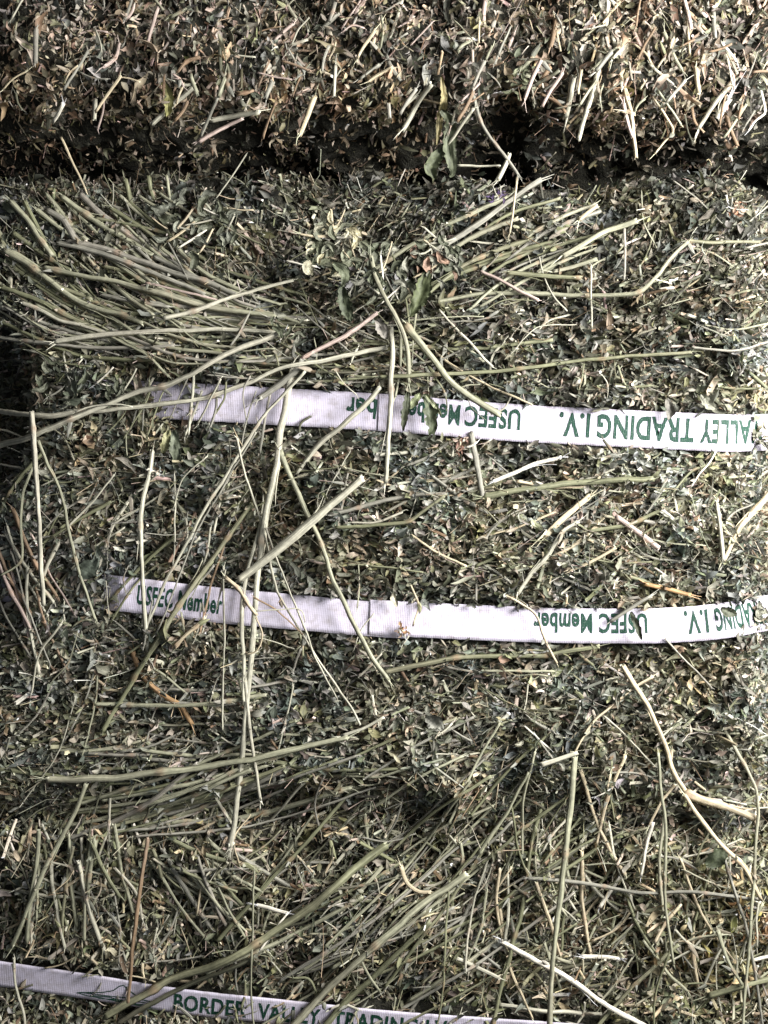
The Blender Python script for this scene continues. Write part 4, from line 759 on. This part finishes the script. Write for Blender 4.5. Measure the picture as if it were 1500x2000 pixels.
leaf_thing('dark green leaf hanging beside the tangle, under the small olive leaf', [(668, 560), (672, 590), (680, 612), (686, 628)], 26, (.085, .10, .06), (24, 26, 24), 11)
leaf_thing('toothed green leaf draped over the middle of the upper strap', [(828, 770), (838, 790), (842, 812), (845, 835), (838, 850)], 26, (.11, .13, .075), (26, 28, 28, 22), 12, serr=.3)
leaf_thing('pale folded leaf draped just left of the toothed one on the upper strap', [(820, 768), (812, 782), (800, 798)], 15, (.24, .27, .15), (30, 30, 26), 13)
leaf_thing('narrow dark leaf hanging over the upper strap left of the toothed one', [(796, 765), (794, 790), (790, 815), (787, 842)], 15, (.08, .09, .055), (26, 28, 26, 20), 14)
leaf_thing('thin pale leaf strip draped right of the toothed one on the upper strap', [(832, 772), (848, 790), (862, 812)], 9, (.28, .30, .18), (32, 32, 28), 15)
leaf_thing('yellow curled leaf below the left half of the upper strap', [(330, 840), (326, 858), (322, 872), (316, 885)], 20, (.42, .41, .22), (26, 28, 24), 16)
leaf_thing('ragged grey green leaf hanging beside the yellow curled one', [(340, 840), (342, 865), (344, 895), (340, 915)], 22, (.17, .19, .13), (26, 30, 24), 17, serr=.3)
leaf_thing('large flat dark leaf just above the left end of the lower wide strap', [(158, 1130), (172, 1112), (185, 1100), (190, 1090)], 34, (.11, .13, .10), (20, 26, 24), 18, fold=.15)
leaf_thing('dry grey leaf in the leaves below the middle of the lower wide strap', [(832, 1400), (850, 1412), (866, 1425)], 28, (.24, .24, .20), (16, 24, 20), 19)
leaf_thing('dark triangular leaf beside the dull stem at lower right', [(1378, 1688), (1395, 1680), (1410, 1668), (1420, 1660)], 34, (.075, .09, .05), (0, 6, 4), 20, fold=.2)
leaf_thing('dark narrow leaf standing on the inverted letters of the lower strap', [(1232, 1195), (1240, 1212), (1248, 1232), (1253, 1250)], 12, (.07, .08, .05), (26, 28, 24), 21)
leaf_thing('small olive leaf at the top edge of the lower strap near its right end', [(1408, 1188), (1425, 1196), (1440, 1200)], 18, (.10, .11, .07), (20, 22, 18), 22)
leaf_thing('white torn husk standing on the top edge of the lower strap overlap', [(768, 1158), (770, 1172), (775, 1186)], 12, (.55, .52, .40), (20, 26, 22), 23, serr=.4)
leaf_thing('pale silver leaf over the top edge of the upper strap at right', [(1370, 770), (1385, 790), (1400, 800)], 20, (.26, .26, .2), (10, 16, 14), 24)
leaf_thing('grey leaf hanging over the top edge of the upper strap, right of its printed initials', [(1303, 778), (1310, 800), (1306, 820)], 18, (.20, .19, .16), (12, 20, 20), 25)
leaf_thing('withered grey leaf just left of the plumb bright stem above the upper strap', [(735, 625), (748, 645), (756, 662)], 22, (.30, .28, .24), (34, 40, 36), 26)

def sprig(label, u0, v0, rad, n, cols, d0, seed, name='leaf_tangle', cat='leaf tangle', ls=26):
    r = np.random.default_rng(seed); root = empty(name, tuple(W(u0, v0, d0))); tag(root, label, cat, None)
    pl, ps = [], []
    for i in range(n):
        a = r.uniform(0, 2 * math.pi); rr = rad * math.sqrt(r.random()); x, y = u0 + rr * math.cos(a), v0 + rr * math.sin(a) * .8; a2 = r.uniform(0, 2 * math.pi); L = ls * r.uniform(.5, 1.3)
        dd = d0 + r.uniform(-10, 12)
        pl.append(big_leaf([(x, y), (x + L * .5 * math.cos(a2), y + L * .5 * math.sin(a2)), (x + L * math.cos(a2 + .5), y + L * math.sin(a2 + .5))], L * r.uniform(.25, .5), np.array(cols[r.integers(len(cols))]) * r.uniform(.8, 1.15), (dd, dd + 5, dd + r.uniform(-8, 10)), seed * 31 + i, serr=.25))
    for i in range(max(3, n // 4)):
        a = r.uniform(0, 2 * math.pi); x, y = u0 + rad * .8 * r.uniform(-1, 1), v0 + rad * .6 * r.uniform(-1, 1); L = rad * r.uniform(.5, 1.2)
        g, _ = stem_geo([(x, y), (x + L * .5 * math.cos(a), y + L * .5 * math.sin(a) + 2), (x + L * math.cos(a), y + L * math.sin(a))], r.uniform(3, 6), str(r.choice(['pale', 'white', 'grey', 'straw'])), hang=(d0, d0 + 8, d0 + 4), nodes=[]); ps.append(g)
    adopt(make_mesh('leaves', *merge(pl), M_leaf), root); adopt(make_mesh('stalks', *merge(ps), M_stem), root)
GR = [(.14, .155, .10), (.20, .21, .15), (.28, .28, .22), (.10, .11, .07)]
sprig('pale tangle of leaf and white stalks above the upper strap near the centre', 650, 485, 60, 46, [(.48, .46, .34), (.22, .23, .16), (.50, .46, .30), (.16, .17, .11)], 18, 41, ls=32)
sprig('grey green leaf tangle gathered round the top of the curved stem', 745, 530, 60, 40, GR, 22, 42, ls=30)
sprig('leaf tangle with pinkish heart right of the curved stem', 850, 505, 52, 36, GR + [(.36, .24, .17)], 26, 43)
sprig('loose leaf bunch at the upper left, spread over the dark middle bale top', 385, 440, 75, 46, [(.22, .23, .18), (.28, .29, .22), (.14, .15, .1)], -24, 44, ls=30)
sprig('pale curled leaf cluster on the top bale just right of centre', 1030, 160, 36, 24, [(.42, .42, .30), (.30, .32, .20), (.22, .24, .15)], 44, 45, ls=18)
sprig('torn leaf shreds by the pink jointed stem left of centre', 560, 640, 34, 12, GR, 22, 46)
sprig('dark leaf bunch at the left edge under the upper strap end', 128, 745, 50, 22, GR, -8, 47)
sprig('dim leaf shreds over the hidden left end of the upper strap', 215, 768, 46, 16, GR, 6, 59)
sprig('pale leaf bits gathered where the upper strap turns the right corner', 1492, 850, 24, 18, [(.40, .38, .28), (.26, .26, .2)], -30, 60, ls=18)
sprig('pale leaf bits gathered where the lower strap turns the right corner', 1498, 1205, 24, 18, [(.44, .42, .32), (.26, .26, .2)], -34, 61, ls=18)
sprig('green leaf cluster on the top bale to the far right of its edge', 1390, 30, 34, 14, [(.16, .19, .11), (.24, .26, .17)], 44, 48, ls=22)
sprig('greyish leaf clump standing above the dark hollow of the bottom bale', 1180, 1550, 30, 14, GR + [(.30, .27, .28)], 20, 49, ls=20)
sprig('pale leaf cluster on the lower right of the middle bale', 1080, 1450, 60, 20, GR + [(.36, .35, .27)], 16, 50, ls=22)
sprig('leafy clump with silver leaves under the middle of the lower strap', 850, 1440, 55, 20, GR, 16, 51, ls=24)
sprig('dried purple flower head just below the dark gap, right of centre', 972, 378, 18, 20, [(.13, .09, .19), (.18, .13, .22), (.10, .08, .12)], 26, 52, 'dried_flower', 'flower', ls=10)
sprig('dried pink brown flower at the far right of the middle bale top', 1440, 405, 22, 22, [(.42, .22, .13), (.30, .20, .14), (.36, .28, .20)], 12, 53, 'dried_flower', 'flower', ls=11)
sprig('dried reddish flower just under the upper strap in the centre', 895, 868, 20, 22, [(.42, .26, .20), (.50, .40, .32), (.34, .20, .14)], 16, 54, 'dried_flower', 'flower', ls=11)
sprig('dried orange bud lying on the blank part of the lower strap', 788, 1230, 11, 16, [(.45, .24, .12), (.52, .36, .20)], 18, 55, 'dried_flower', 'flower', ls=10)
sprig('dried pinkish flower at the splintered stalk above the lower strap', 1200, 1065, 24, 22, [(.44, .33, .24), (.36, .26, .18), (.3, .28, .2)], 12, 56, 'dried_flower', 'flower', ls=12)
sprig('dried tan flower left of the centre between the straps', 845, 1075, 24, 22, [(.34, .26, .20), (.28, .22, .16)], 10, 57, 'dried_flower', 'flower', ls=12)
sprig('rust brown dried leaves at the right edge of the bottom bale', 1480, 1815, 34, 26, [(.40, .24, .12), (.44, .32, .17), (.30, .18, .10)], -6, 58, 'leaf_tangle', 'leaf tangle', ls=18)
